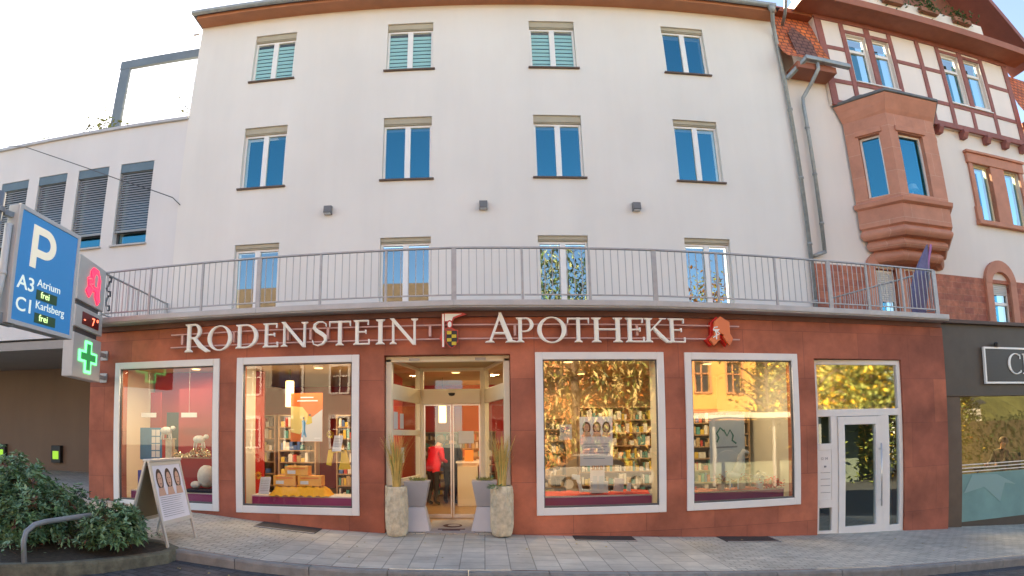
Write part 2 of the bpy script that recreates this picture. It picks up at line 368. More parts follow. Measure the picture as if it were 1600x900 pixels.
mb.quad((-7.36, YU, 3.6), (-7.36, 22, 3.6), (-7.36, 22, 12.4), (-7.36, YU, 12.4)); mb.quad((7.78, YU, 3.6), (7.78, 22, 3.6), (7.78, 22, 12.4), (7.78, YU, 12.4))
mb.build('upper_wall', PLASTER, ph)
# roof: soffit band, gutter, dark slope
mb = MB(); mb.box(-7.36, 7.78, 12.52, YU+.3, 12.4, 12.5); mb.build('eaves_soffit', EAVE, ph)
mb = MB(); mb.mi = 0; mb._a([(-7.5, 12.5, 12.55), (7.9, 12.5, 12.55), (7.9, 18, 15.6), (-7.5, 18, 15.6), (-7.5, 22, 12.5), (7.9, 22, 12.5)], [(0,1,2,3), (3,2,5,4), (0,3,4), (1,5,2), (0,4,5,1)]); rf = mb.build('roof', DARKROOF, ph)
mb = MB(); mb.tube([(-7.45, 12.42, 12.53), (7.72, 12.42, 12.53)], .075, 12); mb.build('gutter', ZINC, ph)
mb = MB(); mb.tube([(-7.44, 12.95, 12.22), (-7.6, 12.95, 12.22)], .03); mb.build('overflow_spout', STEEL, ph)

BLIND = mat('pleated_blind', (.36, .58, .54), .7)
def pair_window(x0, x1, z0, z1, box, blind, parent, P=lambda x, d, z: (x, YU+d, z), name='window', gl=None, fm=None, sill=True, depth=.10, transom=None, bm_=None):
    fm = fm or FRAME; T = P
    mb = MB(T); t = .055; zt = z1-box
    mb.box(x0+.004, x0+t, depth, depth+.07, z0, zt-.002); mb.box(x1-t, x1-.004, depth, depth+.07, z0, zt-.002)
    mb.box(x0+t, x1-t, depth, depth+.07, zt-t, zt-.002); mb.box(x0+t, x1-t, depth, depth+.07, z0, z0+t)
    xm = (x0+x1)/2; mb.box(xm-.065, xm+.065, depth-.012, depth+.07, z0+t, zt-t)
    if transom: mb.box(x0+t, x1-t, depth-.008, depth+.068, transom-.04, transom+.04)
    f = mb.build(name, fm, parent, bevel=.006)
    mb = MB(T); mb.quad((x0+t-.01, depth+.035, z0+t-.01), (x1-t+.01, depth+.035, z0+t-.01), (x1-t+.01, depth+.035, zt-t+.01), (x0+t-.01, depth+.035, zt-t+.01)); mb.build('pane', gl or G_UP, f)
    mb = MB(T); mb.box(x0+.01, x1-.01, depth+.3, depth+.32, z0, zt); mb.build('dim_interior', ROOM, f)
    if blind:
        mb = MB(T); z = z0+t+.03; hh = .085
        while z+hh < zt-t: mb.box(x0+t, x1-t, depth+.042, depth+.05, z, z+hh); z += hh+.028
        mb.build('pleated_blind', BLIND, f)
    if box:
        mb = MB(T); mb.box(x0+.003, x1-.003, .045, .2, zt+.03, z1-.003); mb.box(x0+.003, x1-.003, .06, .2, zt, zt+.024); mb.build('shutter_box', bm_ or BOXF, f, bevel=.004)
    if sill:
        mb = MB(T); mb.box(x0-.06, x1+.06, -.06, .12, z0-.045, z0-.005); mb.build('sill', SILL, f, bevel=.005)
    return f
for r, (z0, z1, bx) in enumerate(ROWS):
    for c, (a, b) in enumerate(WX):
        bb = [.19, .19, .2, .13][c] if r == 0 else ([.19, .19, .2, .13][c] if r == 1 else .12)
        pair_window(a, b, z0 if r < 2 else 3.9, z1, bb, r == 0 and c < 3, ph, sill=r < 2, gl=G_CLEAR if (r == 0 and c < 3) else (G_FR if r == 2 else None))
# ---- ground floor
PW = lambda x, d, z: (x, yW(x)+d, z)
SW = [(-7.0, -4.69), (-4.32, -2.10), (.87, 3.06), (3.46, 5.68)]
gh = [(a, b, .30, 2.99) for a, b in SW] + [(-1.67, .45, -2, 2.98), (6.07, 8.14, -2, 2.93)]
mb = MB(); wall(mb, -7.65, 9.33, -1.2, 3.6, gh, PW, .42, xb=[p[0] for p in W]+[0])
mb.quad((-7.65, 10.4, -1), (-7.65, 17, -1), (-7.65, 17, 3.6), (-7.65, 10.4, 3.6)); mb.quad((9.33, 10.37, -1), (9.33, 17, -1), (9.33, 17, 3.6), (9.33, 10.37, 3.6))
gw = mb.build('ground_floor_wall', SAND, ph)
# side doorway recess is only as deep as the reveal; slab, flashing
def ribbon(mb, fn, xs_, d0, d1, z0, z1):
    for a, b in zip(xs_, xs_[1:]):
        A0, A1, B0, B1 = fn(a)+d0, fn(a)+d1, fn(b)+d0, fn(b)+d1
        mb.hexa([(a, A0, z0), (b, B0, z0), (b, B1, z0), (a, A1, z0), (a, A0, z1), (b, B0, z1), (b, B1, z1), (a, A1, z1)])
RX = [-7.42, -3.88, -.47, 2.91, 6.41, 9.3]
SHADEBAND = mat('painted_shade_band', (.16, .07, .055), .8, var=.2)  # dark strip under the slab, its colour painting the band of shade
mb = MB(); ribbon(mb, yR, RX, .20, 3.2, 3.602, 3.695); mb.build('slab_shade_band', SHADEBAND, ph)
mb = MB(); ribbon(mb, yR, RX, -.06, 3.2, 3.698, 3.80); mb.build('terrace_slab', mat('terrace_slab_concrete', (.42, .40, .38), .8, var=.15), ph, bevel=.008)
mb = MB(); ribbon(mb, yR, RX, -.08, -.02, 3.725, 3.822); mb.build('edge_flashing', FLASH, ph, bevel=.006)

# ---- shop interior shell
WARM = mat('shop_ceiling', (.50, .42, .26), .8); REDW = mat('red_wall', (.50, .022, .02), .6, var=.08); FLOORM = mat('wood_floor', (.30, .19, .10), .35, var=.15, vs_=3)
INT = [(-7.6, 9.25)]
mb = MB(); mb.box(-7.6, 6.0, 10.45, 17.0, 3.05, 3.12); mb.build('shop_ceiling', WARM, ph)
mb = MB(); mb.box(-7.6, 6.0, 10.5, 17.0, -.1, .012); mb.build('shop_floor', FLOORM, ph)
mb = MB(); mb.box(-7.6, .6, 16.8, 16.9, .012, 3.05); mb.build('interior_wall', REDW, ph)
TANW = mat('tan_wall', (.30, .21, .12), .8, var=.15)
mb = MB(); mb.box(.602, 6.0, 14.8, 14.9, .012, 3.05); mb.build('interior_wall', TANW, ph)
mb = MB(); mb.box(-7.6, -7.52, 10.5, 16.8, .012, 3.05); mb.build('interior_wall', mat('white_side_wall', (.6, .6, .57), .7), ph)
mb = MB(); mb.box(5.92, 5.998, 10.6, 16.8, .012, 3.05); mb.build('interior_wall', mat('white_side_wall', (.6, .6, .57), .7), ph)
PWM = mat('partition_white', (.62, .62, .56), .7)
for q in ((-4.50, -4.40, 10.5, 11.2), (3.2, 3.3, 10.75, 11.4), (.62, .72, 10.5, 11.2)):
    mb = MB(); mb.box(*q, .012, 3.05); mb.build('partition', PWM, ph)
mb = MB(); mb.box(-2.1, -2.0, 11.9, 14.8, .012, 3.05); mb.build('partition', REDW, ph)
# hallway behind the side door
mb = MB(); mb.box(6.0, 8.2, 13.5, 13.6, -.6, 3.0); mb.box(6.01, 6.06, 10.6, 13.5, -.6, 3.0); mb.box(8.16, 8.2, 10.8, 13.5, -.6, 3.0); mb.box(6.0, 8.2, 10.5, 13.5, 2.95, 3.0); mb.box(6.0, 8.2, 10.5, 13.5, -.45, -.40)
mb.build('hallway', mat('hall_paint', (.30, .36, .33), .8), ph)

# ---- display windows: wide flat frame, thin rebate, pane, plinth with magenta band, white return wall
MAG = mat('magenta_band', (.30, .03, .14), .5)
def display_window(a, b, z0, z1, gl):
    ya, yb = yW(a), yW(b)
    def P(u, d, z):
        t = (u-a)/(b-a); return (u, ya+(yb-ya)*t+d, z)
    t = .115; mb = MB(P)
    for q in ((a-.01, a+t, z0-.01, z1+.01), (b-t, b+.01, z0-.01, z1+.01), (a+t, b-t, z1-t, z1+.01), (a+t, b-t, z0-.01, z0+t)): mb.box(q[0], q[1], -.035, .06, q[2], q[3])
    f = mb.build('display_window', FRAME, ph, bevel=.008)
    mb = MB(P)
    for q in ((a+t, a+t+.018, z0+t, z1-t), (b-t-.018, b-t, z0+t, z1-t), (a+t, b-t, z1-t-.018, z1-t), (a+t, b-t, z0+t, z0+t+.03)): mb.box(q[0], q[1], .0, .05, q[2], q[3])
    mb.build('rubber_seal', STEELD, f)
    mb = MB(P); mb.quad((a+t, .03, z0+t), (b-t, .03, z0+t), (b-t, .03, z1-t), (a+t, .03, z1-t)); mb.build('pane', gl, f)
    mb = MB(P); mb.box(a+t, b-t, .40, .95, .32, .565); mb.build('display_plinth', mat('plinth_white', (.72, .70, .66), .5), f)
    mb = MB(P); mb.box(a+t+.02, b-t-.02, .385, .398, .36, .54); mb.build('magenta_band', MAG, f)
    return P
PWN = [display_window(a, b, .30, 2.99, g) for (a, b), g in zip(SW, (G_SHOP, G_SHOP, G_SHOP2, G_SHOP2))]

# ---- entrance: splayed glazed vestibule and sliding door
ENT = mat('cream_white_frame', (.78, .72, .55), .4, var=.03)
ev = MB(); 
YD = 11.85
ev.box(-1.66, -1.56, 10.15, 10.28, -.02, 2.93); ev.box(.34, .44, 10.15, 10.28, -.02, 2.93)          # front posts
ev.box(-1.66, .44, 10.15, 10.27, 2.88, 2.975)
ent = ev.build('entrance', ENT, ph, bevel=.006)
def splay(xa, ya, xb, yb, rails, gaps):
    mb = MB(); L = math.hypot(xb-xa, yb-ya)
    def P(u, d, z): t = u/L; return (xa+(xb-xa)*t + d*(yb-ya)/L, ya+(yb-ya)*t - d*(xb-xa)/L, z)
    m2 = MB(P); m2.box(0, .07, -.03, .03, 0, 2.95); m2.box(L-.07, L, -.03, .03, 0, 2.95)
    for z0, z1 in rails: m2.box(.07, L-.07, -.03, .03, z0, z1)
    m2.build('side_light_frame', ENT, ent, bevel=.004)
    m3 = MB(P)
    for z0, z1 in gaps: m3.quad((.07, 0, z0), (L-.07, 0, z0), (L-.07, 0, z1), (.07, 0, z1))
    m3.build('side_light_pane', G_DOOR, ent)
splay(-1.60, 10.28, -1.26, YD, [(0, .12), (.75, .87), (1.64, 1.74), (2.26, 2.53), (2.9, 2.95)], [(.12, .75), (.87, 1.64), (1.74, 2.26), (2.53, 2.9)])
splay(.38, 10.28, .03, YD, [(0, .12), (2.26, 2.53), (2.9, 2.95)], [(.12, 2.26), (2.53, 2.9)])
mb = MB(); mb.box(-1.34, -1.18, YD-.05, YD+.05, .02, 2.96); mb.box(-.07, .10, YD-.05, YD+.05, .02, 2.96); mb.box(-1.18, -.07, YD-.05, YD+.05, 2.9, 2.96); mb.box(-1.18, -.07, YD-.12, YD+.05, 2.25, 2.54)
mb.build('door_surround', ENT, ent, bevel=.005)
mb = MB(); mb.quad((-1.18, YD, 2.54), (-.07, YD, 2.54), (-.07, YD, 2.9), (-1.18, YD, 2.9)); mb.build('fanlight_pane', G_SHOP, ent)
ALU = mat('brushed_aluminium', (.62, .62, .62), .3, metal=.8)
for a, b in ((-1.18, -.632), (-.618, -.07)):
    mb = MB(); mb.box(a, a+.03, YD-.02, YD+.02, .02, 2.25); mb.box(b-.03, b, YD-.02, YD+.02, .02, 2.25); mb.box(a+.03, b-.03, YD-.02, YD+.02, .02, .09); mb.box(a+.03, b-.03, YD-.02, YD+.02, 2.22, 2.25)
    d = mb.build('sliding_door', ALU, ent, bevel=.003)
    mb = MB(); mb.quad((a+.03, YD, .09), (b-.03, YD, .09), (b-.03, YD, 2.22), (a+.03, YD, 2.22)); mb.build('pane', G_DOOR, d)
mb = MB(); mb.lathe([(.0, 0), (.05, .01), (.065, .045), (.065, .06)], (-.62, YD-.15, 2.40), 16, sy=.6); mb.build('motion_sensor', BLACK, ent, smooth=True)
mb = MB(); mb.quad((-1.6, 10.1, 2.985), (.4, 10.1, 2.985), (.2, 11.9, 2.985), (-1.4, 11.9, 2.985)); mb.build('porch_ceiling', WARM, ent)
mb = MB(); mb.box(-1.64, .42, 10.0, 11.9, -.1, .006); mb.build('threshold', PAVE2, ent)
for a in (-1.17, .1):
    mb = MB(); mb.box(a-.09 if a < 0 else a-.24, a+.09 if a < 0 else a-.06, 10.12, 10.149, 2.90, 2.94); mb.build('door_closer', STEEL, ent)

# ---- side door
def PD(u, d, z): return (u, 10.40+d, z)
mb = MB(PD); zb = -.42
for q in ((6.09, 6.19, zb, 2.92), (8.04, 8.13, zb, 2.92), (6.19, 8.04, 2.83, 2.92), (6.19, 8.04, 1.86, 1.99),
          (6.46, 6.60, zb, 1.86), (7.61, 7.80, zb, 1.86), (6.19, 6.46, 1.24, 1.36), (6.19, 6.46, .17, .32), (6.19, 6.46, zb, -.26), (7.80, 8.04, zb, -.25)): mb.box(q[0], q[1], -.05, .04, q[2], q[3])
sdo = mb.build('side_entrance', FRAME, ph, bevel=.006)
mb = MB(PD)
for q in ((6.61, 6.75, -.36, 1.85), (7.46, 7.60, -.36, 1.85), (6.75, 7.46, 1.70, 1.85), (6.75, 7.46, -.36, -.21)): mb.box(q[0], q[1], -.075, .02, q[2], q[3])
lf = mb.build('door', FRAME, sdo, bevel=.006)
mb = MB(PD); mb.quad((6.75, -.02, -.21), (7.46, -.02, -.21), (7.46, -.02, 1.70), (6.75, -.02, 1.70)); mb.build('pane', G_DARK, sdo)
mb = MB(PD); mb.tube([(7.545, -.13, .14), (7.545, -.13, 1.34)], .014, 10); mb.tube([(7.545, -.07, .25), (7.545, -.13, .25)], .009); mb.tube([(7.545, -.07, 1.23), (7.545, -.13, 1.23)], .009); mb.build('bar_handle', ALU, sdo, smooth=True)
for q in ((7.80, 8.04, -.25, 1.86), (6.19, 6.46, 1.36, 1.86), (6.19, 6.46, -.26, .17)):
    mb = MB(PD); mb.quad((q[0], 0, q[2]), (q[1], 0, q[2]), (q[1], 0, q[3]), (q[0], 0, q[3])); mb.build('side_pane', G_DARK, sdo)
G_TOP = glass('fanlight_glass', .62, (.3, .32, .3), (1, .93, .8), .3, .08, .035)
mb = MB(PD); mb.quad((6.19, 0, 1.99), (8.04, 0, 1.99), (8.04, 0, 2.83), (6.19, 0, 2.83)); mb.build('fanlight_pane', G_TOP, sdo)
GR = mat('print_grey', (.25, .25, .27), .6)
mb = MB(PD); mb.box(6.192, 6.458, -.04, .03, .32, 1.24); bp = mb.build('bell_panel', FRAME, sdo, bevel=.003)
mb = MB(PD)
for z in (.45, .58, .70, .82): mb = MB(PD); mb.box(6.22, 6.43, -.046, -.039, z, z+.008); mb.build('name_plate', GR, bp)
mb = MB(PD); text_mb(mb, '12 14', .07, lambda a, b, d: (6.22+a, -.04-d, 1.06+b), .004); mb.build('house_number', GR, bp)
mb = MB(PD); mb.box(6.30, 6.34, -.052, -.039, .92, .95); mb.build('bell_button', GR, bp)

# ---- downpipes (with hopper and brackets)
mb = MB(); mb.tube([(7.60, 12.42, 12.5), (7.60, 12.42, 12.38), (7.70, 12.7, 12.15), (7.80, 12.88, 11.9), (7.81, 12.88, 3.86)], .055, 12)
for z in (11.4, 9.6, 7.7, 6.0, 4.6): mb.tube([(7.81, 12.88, z), (7.81, 12.88, z+.05)], .068, 12)
mb.lathe([(.05, -.16), (.1, -.04), (.1, .05)], (7.60, 12.42, 12.45), 12); mb.build('downpipe', ZINC, ph, smooth=True)

# ============================================================ TERRACE RAILING
tr = thing('terrace_railing', 'galvanised steel railing with thin vertical bars round the terrace above the shop', 'railing', (0, 9.7, 3.8))
def rp(x): return Vector((x, yR(x), 0))
posts = []
for a, b in zip(RL, RL[1:]):
    n = 3
    for i in range(n): posts.append((a[0]+(b[0]-a[0])*i/n, i == 0))
posts.append((RL[-1][0], True))
mb = MB()
pts = [(x, y, 4.725) for x, y in RL]; pts[0] = (-7.25, 10.07, 4.725)
for a, b in zip(pts, pts[1:]): mb.bar(a, b, .055, .028)
mb.bar((-7.25, 10.07, 4.725), (-7.42, 12.93, 4.725), .05, .028); mb.bar((9.06, 10.15, 4.725), (8.3, 12.95, 4.725), .05, .028)
mb.build('handrail', STEEL, tr, bevel=.004)
for i, (x, big) in enumerate(posts):
    mb = MB(); y = yR(x); hw = .042 if big and 0 < i < len(posts)-1 else .02
    if i in (0,): hw = .02
    if i == len(posts)-1: hw = .05
    mb.box(x-hw, x+hw, y-.02, y+.02, 3.72, 4.72); mb.build('post', STEEL, tr, bevel=.004)
for (xa, _), (xb, _) in zip(posts, posts[1:]):
    mb = MB(); mb.bar((xa+.03, yR(xa+.03), 3.92), (xb-.03, yR(xb-.03), 3.92), .03, .02)
    for k in range(1, 9 if xb < 6.5 else 8):
        x = xa+(xb-xa)*k/(9 if xb < 6.5 else 8); mb.box(x-.006, x+.006, yR(x)-.006, yR(x)+.006, 3.92, 4.72)
    mb.build('baluster_panel', STEEL, tr)
def side_panel(P0, P1, n):
    mb = MB(); P0, P1 = Vector(P0), Vector(P1)
    mb.bar(P0+Vector((0,0,3.92)), P1+Vector((0,0,3.92)), .03, .02)
    for k in range(1, n):
        q = P0.lerp(P1, k/n); mb.box(q.x-.006, q.x+.006, q.y-.006, q.y+.006, 3.92, 4.71)
    mb.build('baluster_panel', STEEL, tr)
    for t in (.5, 1):
        q = P0.lerp(P1, t*.99); mb = MB(); mb.box(q.x-.02, q.x+.02, q.y-.02, q.y+.02, 3.80, 4.71); mb.build('post', STEEL, tr)
side_panel((-7.25, 10.07, 0), (-7.42, 12.93, 0), 22); side_panel((9.06, 10.15, 0), (8.3, 12.95, 0), 22)
mb = MB(); ch = [(-7.22, 10.1+.02*math.sin(i*1.7), 4.68-.04*i+.03*math.sin(i*2.6)) for i in range(18)]; mb.tube([(x+.05*math.sin(i*.9), y+.12, z) for i, (x, y, z) in enumerate(ch)], .022, 6); one('cable_bundle', mb, STEELD, 'dark tangled cable bundle hanging at the left corner of the terrace railing', 'cable')
# terrace items
UMB = mat('purple_fabric', (.15, .14, .24), .8, var=.2, vs_=6)
t = thing('parasol', 'closed purple parasol leaning behind the right corner of the terrace railing', 'parasol', (8.95, 10.45, 3.8))
mb = MB(); pr = []
for i in range(13):
    f = i/12; z = 3.86+1.5*f; r = .17*math.sin(math.pi*min(1, .25+f*.55))*(1-f**4)+.012; pr.append((r, z, 8.82+.42*f**1.6))
V = []; n = 20
for r, z, x in pr:
    for k in range(n):
        a = 2*math.pi*k/n; q = r*(1+.22*math.cos(5*a+z*1.5)); V.append((x+q*math.cos(a), 10.42+q*math.sin(a)*.8, z))
mb._a(V, [(i*n+k, i*n+(k+1)%n, (i+1)*n+(k+1)%n, (i+1)*n+k) for i in range(12) for k in range(n)]); mb.build('canopy', UMB, t, smooth=True)
mb = MB(); mb.bar((9.08, 10.36, 4.75), (9.33, 10.40, 5.36), .02, .05); mb.build('lilac_trim', mat('lilac_trim', (.42, .16, .38), .7), t)
mb = MB(); mb.tube([(8.82, 10.42, 3.8), (8.86, 10.42, 4.2)], .02); mb.build('pole', STEEL, t)

# ============================================================ WALL LAMPS
for i, (x, z, lab) in enumerate([(-3.5, 6.77, 'small grey box lamp on the white wall, between the first and second window columns'),
                                 (.04, 6.77, 'small grey box lamp on the white wall, above the knight emblem'),
                                 (3.52, 6.76, 'small grey box lamp on the white wall, nearest the grey downpipes')]):
    t = thing('wall_lamp', lab, 'lamp', (x, YU, z), 'box lamps on the white wall')
    mb = MB(); mb.hexa([(x-.09, YU-.16, z-.09), (x+.09, YU-.16, z-.09), (x+.09, YU-.002, z-.11), (x-.09, YU-.002, z-.11), (x-.09, YU-.13, z+.08), (x+.09, YU-.13, z+.08), (x+.09, YU-.002, z+.10), (x-.09, YU-.002, z+.10)]); mb.build('housing', mat('lamp_grey', (.16, .155, .15), .5), t, bevel=.006)
    mb = MB(); mb.box(x-.07, x+.07, YU-.14, YU-.03, z-.115, z-.1); mb.build('lens', mat('lamp_lens', (.5, .5, .48), .2), t)

# ============================================================ LEFT NEIGHBOUR (modern, blinds)
lb = thing('office_building', 'plain pale modern building with tall windows behind venetian blinds over a dark passage', 'building', (-13, 13, 0))
YL = 12.95; LW = [(-13.28, -12.27), (-11.9, -10.92), (-10.54, -9.56), (-9.19, -8.2)]
mb = MB(); wall(mb, -26, -7.30, 4.05, 9.55, [(a, b, 6.32, 8.52) for a, b in LW] + [(-15, -14, 6.32, 8.52), (-16.7, -15.7, 6.32, 8.52)], lambda x, d, z: (x, YL+.012+d, z), .30)
mb.quad((-26, YL, 4.05), (-7.37, YL, 4.05), (-7.37, 17.5, 4.05), (-26, 17.5, 4.05)); mb.build('wall', PLASTER_L, lb)
mb = MB(); mb.box(-26, -7.38, YL-.06, YL+.5, 9.552, 9.62); mb.build('coping', FLASH, lb)
mb = MB(); mb.box(-26, -7.38, YL+.5, 22, 9.4, 9.5); mb.build('roof_deck', DARKROOF, lb)
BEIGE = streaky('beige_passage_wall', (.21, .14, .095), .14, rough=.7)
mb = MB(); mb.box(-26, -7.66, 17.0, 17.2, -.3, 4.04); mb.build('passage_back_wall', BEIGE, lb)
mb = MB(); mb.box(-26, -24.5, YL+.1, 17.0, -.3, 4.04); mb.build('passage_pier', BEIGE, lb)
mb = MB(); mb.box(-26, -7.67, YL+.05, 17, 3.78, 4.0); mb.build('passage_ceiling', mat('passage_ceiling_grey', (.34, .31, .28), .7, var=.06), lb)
VB = mat('venetian_slat', (.26, .28, .29), .45); 
for a, b in LW + [(-15, -14), (-16.7, -15.7)]:
    P = lambda x, d, z: (x, YL+d, z); mb = MB(P); t = .05
    for q in ((a+.003, a+t, 6.36, 8.5), (b-t, b-.003, 6.36, 8.5), (a+t, b-t, 6.36, 6.41), (a+t, b-t, 6.66, 6.70)): mb.box(q[0], q[1], .20, .27, q[2], q[3])
    f = mb.build('window', STEELD, lb)
    mb = MB(P); mb.quad((a+t, .235, 6.4), (b-t, .235, 6.4), (b-t, .235, 8.5), (a+t, .235, 8.5)); mb.build('pane', G_UP, f)
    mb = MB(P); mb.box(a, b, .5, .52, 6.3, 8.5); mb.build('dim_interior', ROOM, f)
    mb = MB(P); mb.box(a+.004, b-.004, .03, .16, 8.28, 8.515); mb.build('blind_box', mat('blue_grey_metal', (.10, .16, .19), .4, var=.1), f)
    mb = MB(P); z = 6.74
    while z < 8.27: mb.hexa([(a+.02, .06, z), (b-.02, .06, z), (b-.02, .064, z), (a+.02, .064, z), (a+.02, .085, z+.048), (b-.02, .085, z+.048), (b-.02, .089, z+.046), (a+.02, .089, z+.046)]); z += .066
    mb.box(a+.02, b-.02, .07, .10, 6.66, 6.72); mb.build('venetian_blind', VB, f)
    mb = MB(P); mb.box(a-.04, b+.04, -.06, .16, 6.27, 6.31); mb.build('sill', FLASH, f, bevel=.004)
# roof rail, pergola
mb = MB(); mb.bar((-26, YL+.25, 9.80), (-7.45, YL+.25, 9.80), .035)
for x in (-7.6, -9.9, -12.2, -14.5, -17): mb.box(x-.02, x+.02, YL+.23, YL+.27, 9.62, 9.8)
mb.build('roof_rail', STEEL, lb)
PG = mat('blue_grey_steel', (.13, .17, .20), .5, var=.1)
t = thing('pergola', 'blue grey steel pergola frame with thin wires on the terrace roof at upper left', 'pergola', (-9.6, 14.2, 9.5))
mb = MB(); mb.box(-10.62, -10.28, 14.1, 14.2, 9.5, 12.62); mb.build('post', PG, t, bevel=.01)
mb = MB(); mb.box(-10.64, -7.3, 14.09, 14.21, 12.35, 12.64); mb.build('beam', PG, t, bevel=.01)
mb = MB()
for z in (12.0, 11.5, 11.0): mb.tube([(-10.3, 14.15, z), (-7.3, 14.15, z)], .012, 5)
mb.build('wire', mat('pale_wire', (.6, .6, .6), .5), t)
LEAFY = mat('yellow_green_leaf', (.16, .19, .045), .6, var=.3, vs_=5); LEAFD = mat('dull_leaf', (.09, .11, .06), .6, var=.3, vs_=5)
STEM = mat('plant_stem', (.10, .08, .045), .8)
def leaves(mb, cen, n, spread, size, up=.3, flat=.5, ar=.42):
    """n folded leaves scattered round cen"""
    for _ in range(n):
        p = Vector(cen) + Vector([random.gauss(0, s) for s in spread]); d = Vector((random.gauss(0, 1), random.gauss(0, 1), random.gauss(up, flat))).normalized()
        leaf(mb, p, d, size*random.uniform(.6, 1.3), ar)
def leaf(mb, p, d, L, ar=.42):
    s = d.cross(Vector((random.uniform(-.4, .4), random.uniform(-.4, .4), 1))).normalized(); u = s.cross(d); w_ = L*ar/2
    a, b = p, p+d*L; q = p+d*L*.5-u*w_*.25
    mb._a([tuple(a), tuple(q+s*w_+u*w_*.5), tuple(b), tuple(q-s*w_+u*w_*.5), tuple(q)], [(0, 4, 1), (1, 4, 2), (2, 4, 3), (3, 4, 0)])
for x, z, n, lab in [(-10.25, 9.95, 90, 'straggly green plant at the foot of the pergola post'), (-10.95, 9.9, 26, 'sparse grey plant left of the pergola post on the roof edge'), (-12.2, 9.75, 7, 'tiny dry plant on the roof edge far left of the pergola'), (-7.8, 10.0, 14, 'small sprig on the roof edge close to the pharmacy wall')]:
    t = thing('roof_plant', lab, 'plant', (x, 13.5, 9.5), 'plants on the terrace roof')
    mb = MB()
    for _ in range(max(3, n//10)): mb.tube([(x, 13.5, 9.5), (x+random.uniform(-.2, .2), 13.5, z), (x+random.uniform(-.5, .5)*min(1, n/50), 13.5+random.uniform(-.2, .2), z+random.uniform(.1, .6))], .008, 4)
    mb.build('stem', STEM, t)
    mb = MB(); leaves(mb, (x, 13.5, z), n, (.28*min(1, n/40), .15, .26), .15, ar=.6); mb.build('foliage', LEAFY if n > 80 else LEAFD, t)
# emergency light boxes in the passage
for x, lab in ((-16.2, 'black box lamp with lime green screen, the one farther from the pharmacy'), (-13.75, 'black box lamp with lime green screen, the one nearer to the pharmacy')):
    z = 1.0; t = thing('box_lamp', lab, 'lamp', (x, 17, z), 'green lit boxes in the passage')
    mb = MB(); mb.box(x-.19, x+.19, 16.85, 16.998, z-.28, z+.28); mb.build('case', BLACK, t, bevel=.01)
    mb = MB(); mb.box(x-.12, x+.12, 16.84, 16.852, z-.16, z+.10); mb.build('screen', mat('lime_screen', (.3, .5, .05), .4, emit=(.25, .8, .05), es=.12), t)
mb = MB(); mb.tube([(-13.3, 12.6, 9.55), (-12.18, 12.5, 9.27), (-9.95, 12.5, 8.33), (-8.79, 12.5, 7.83), (-7.92, 12.55, 7.5), (-7.42, 12.75, 7.33), (-7.30, 12.94, 7.2)], .012, 5)
one('overhead_cable', mb, STEELD, 'thin dark cable hanging in front of the blind covered windows', 'cable')

# ============================================================ RIGHT NEIGHBOUR (half timbered)
CA, SA = math.cos(R(3)), math.sin(R(3))
def TRn(u, d, z): return (7.9+u*CA+d*SA, 13+u*SA-d*CA, z)
def TLo(u, d, z): return TRn(u, d-.12, z)
hb = thing('half_timbered_house', 'cream house with half timbered upper storey and a red sandstone oriel', 'building', (14, 13.4, 0))
lw = [(6.28, 7.02, 7.32, 9.08), (7.63, 8.37, 7.32, 9.08), (10.6, 11.3, 7.32, 9.08), (11.9, 12.6, 7.32, 9.08)]
mb = MB(TLo); wall(mb, -.12, 20, 5.62, 10.1, lw, lambda u, d, z: (u, -d, z), .25)
mb.box(-.12, 1.34, -.3, 0, 10.1, 10.74); mb.box(-.14, .7, -.6, -.34, 10.1, 12.9); mb.box(9.02, 20, -.3, 0, 10.1, 10.74); mb.build('wall', CREAM, hb)
aw = [(1.93, 2.66, 4.3, 5.60), (6.22, 7.02, 4.3, 5.52), (8.2, 9.0, 4.3, 5.52)]
mb = MB(lambda u, d, z: TLo(u, d+.03, z)); wall(mb, -.1, 20, 3.0, 5.62, aw, lambda u, d, z: (u, -d, z), .25); mb.build('stone_plinth', RUBBLE, hb)
# two plain upper windows with stone surround
def win_stone(u0, u1, z0, z1, T, parent, tr=None, side='R'):
    P = lambda x, d, z: T(x, -d, z)
    return pair_window(u0, u1, z0, z1, 0, False, parent, P, 'window', fm=CREAMF, sill=False, depth=.12, transom=tr)
def single_window(u0, u1, z0, z1, T, parent, tr=None, fm=None, depth=.10, back=.35, gl=None):
    mb = MB(T); t = .06; D0, D1 = -depth-.06, -depth
    for q in ((u0+.003, u0+t, z0+.003, z1-.003), (u1-t, u1-.003, z0+.003, z1-.003), (u0+t, u1-t, z1-t, z1-.003), (u0+t, u1-t, z0+.003, z0+t)): mb.box(q[0], q[1], D0, D1, q[2], q[3])
    if tr: mb.box(u0+t, u1-t, D0-.004, D1+.02, tr-.045, tr+.045)
    f = mb.build('window', fm or CREAMF, parent, bevel=.005)
    mb = MB(T); mb.quad((u0+t-.01, D0+.02, z0+t-.01), (u1-t+.01, D0+.02, z0+t-.01), (u1-t+.01, D0+.02, z1-t+.01), (u0+t-.01, D0+.02, z1-t+.01)); mb.build('pane', gl or G_UP, f)
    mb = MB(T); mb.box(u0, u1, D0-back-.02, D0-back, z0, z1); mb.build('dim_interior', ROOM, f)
    return f
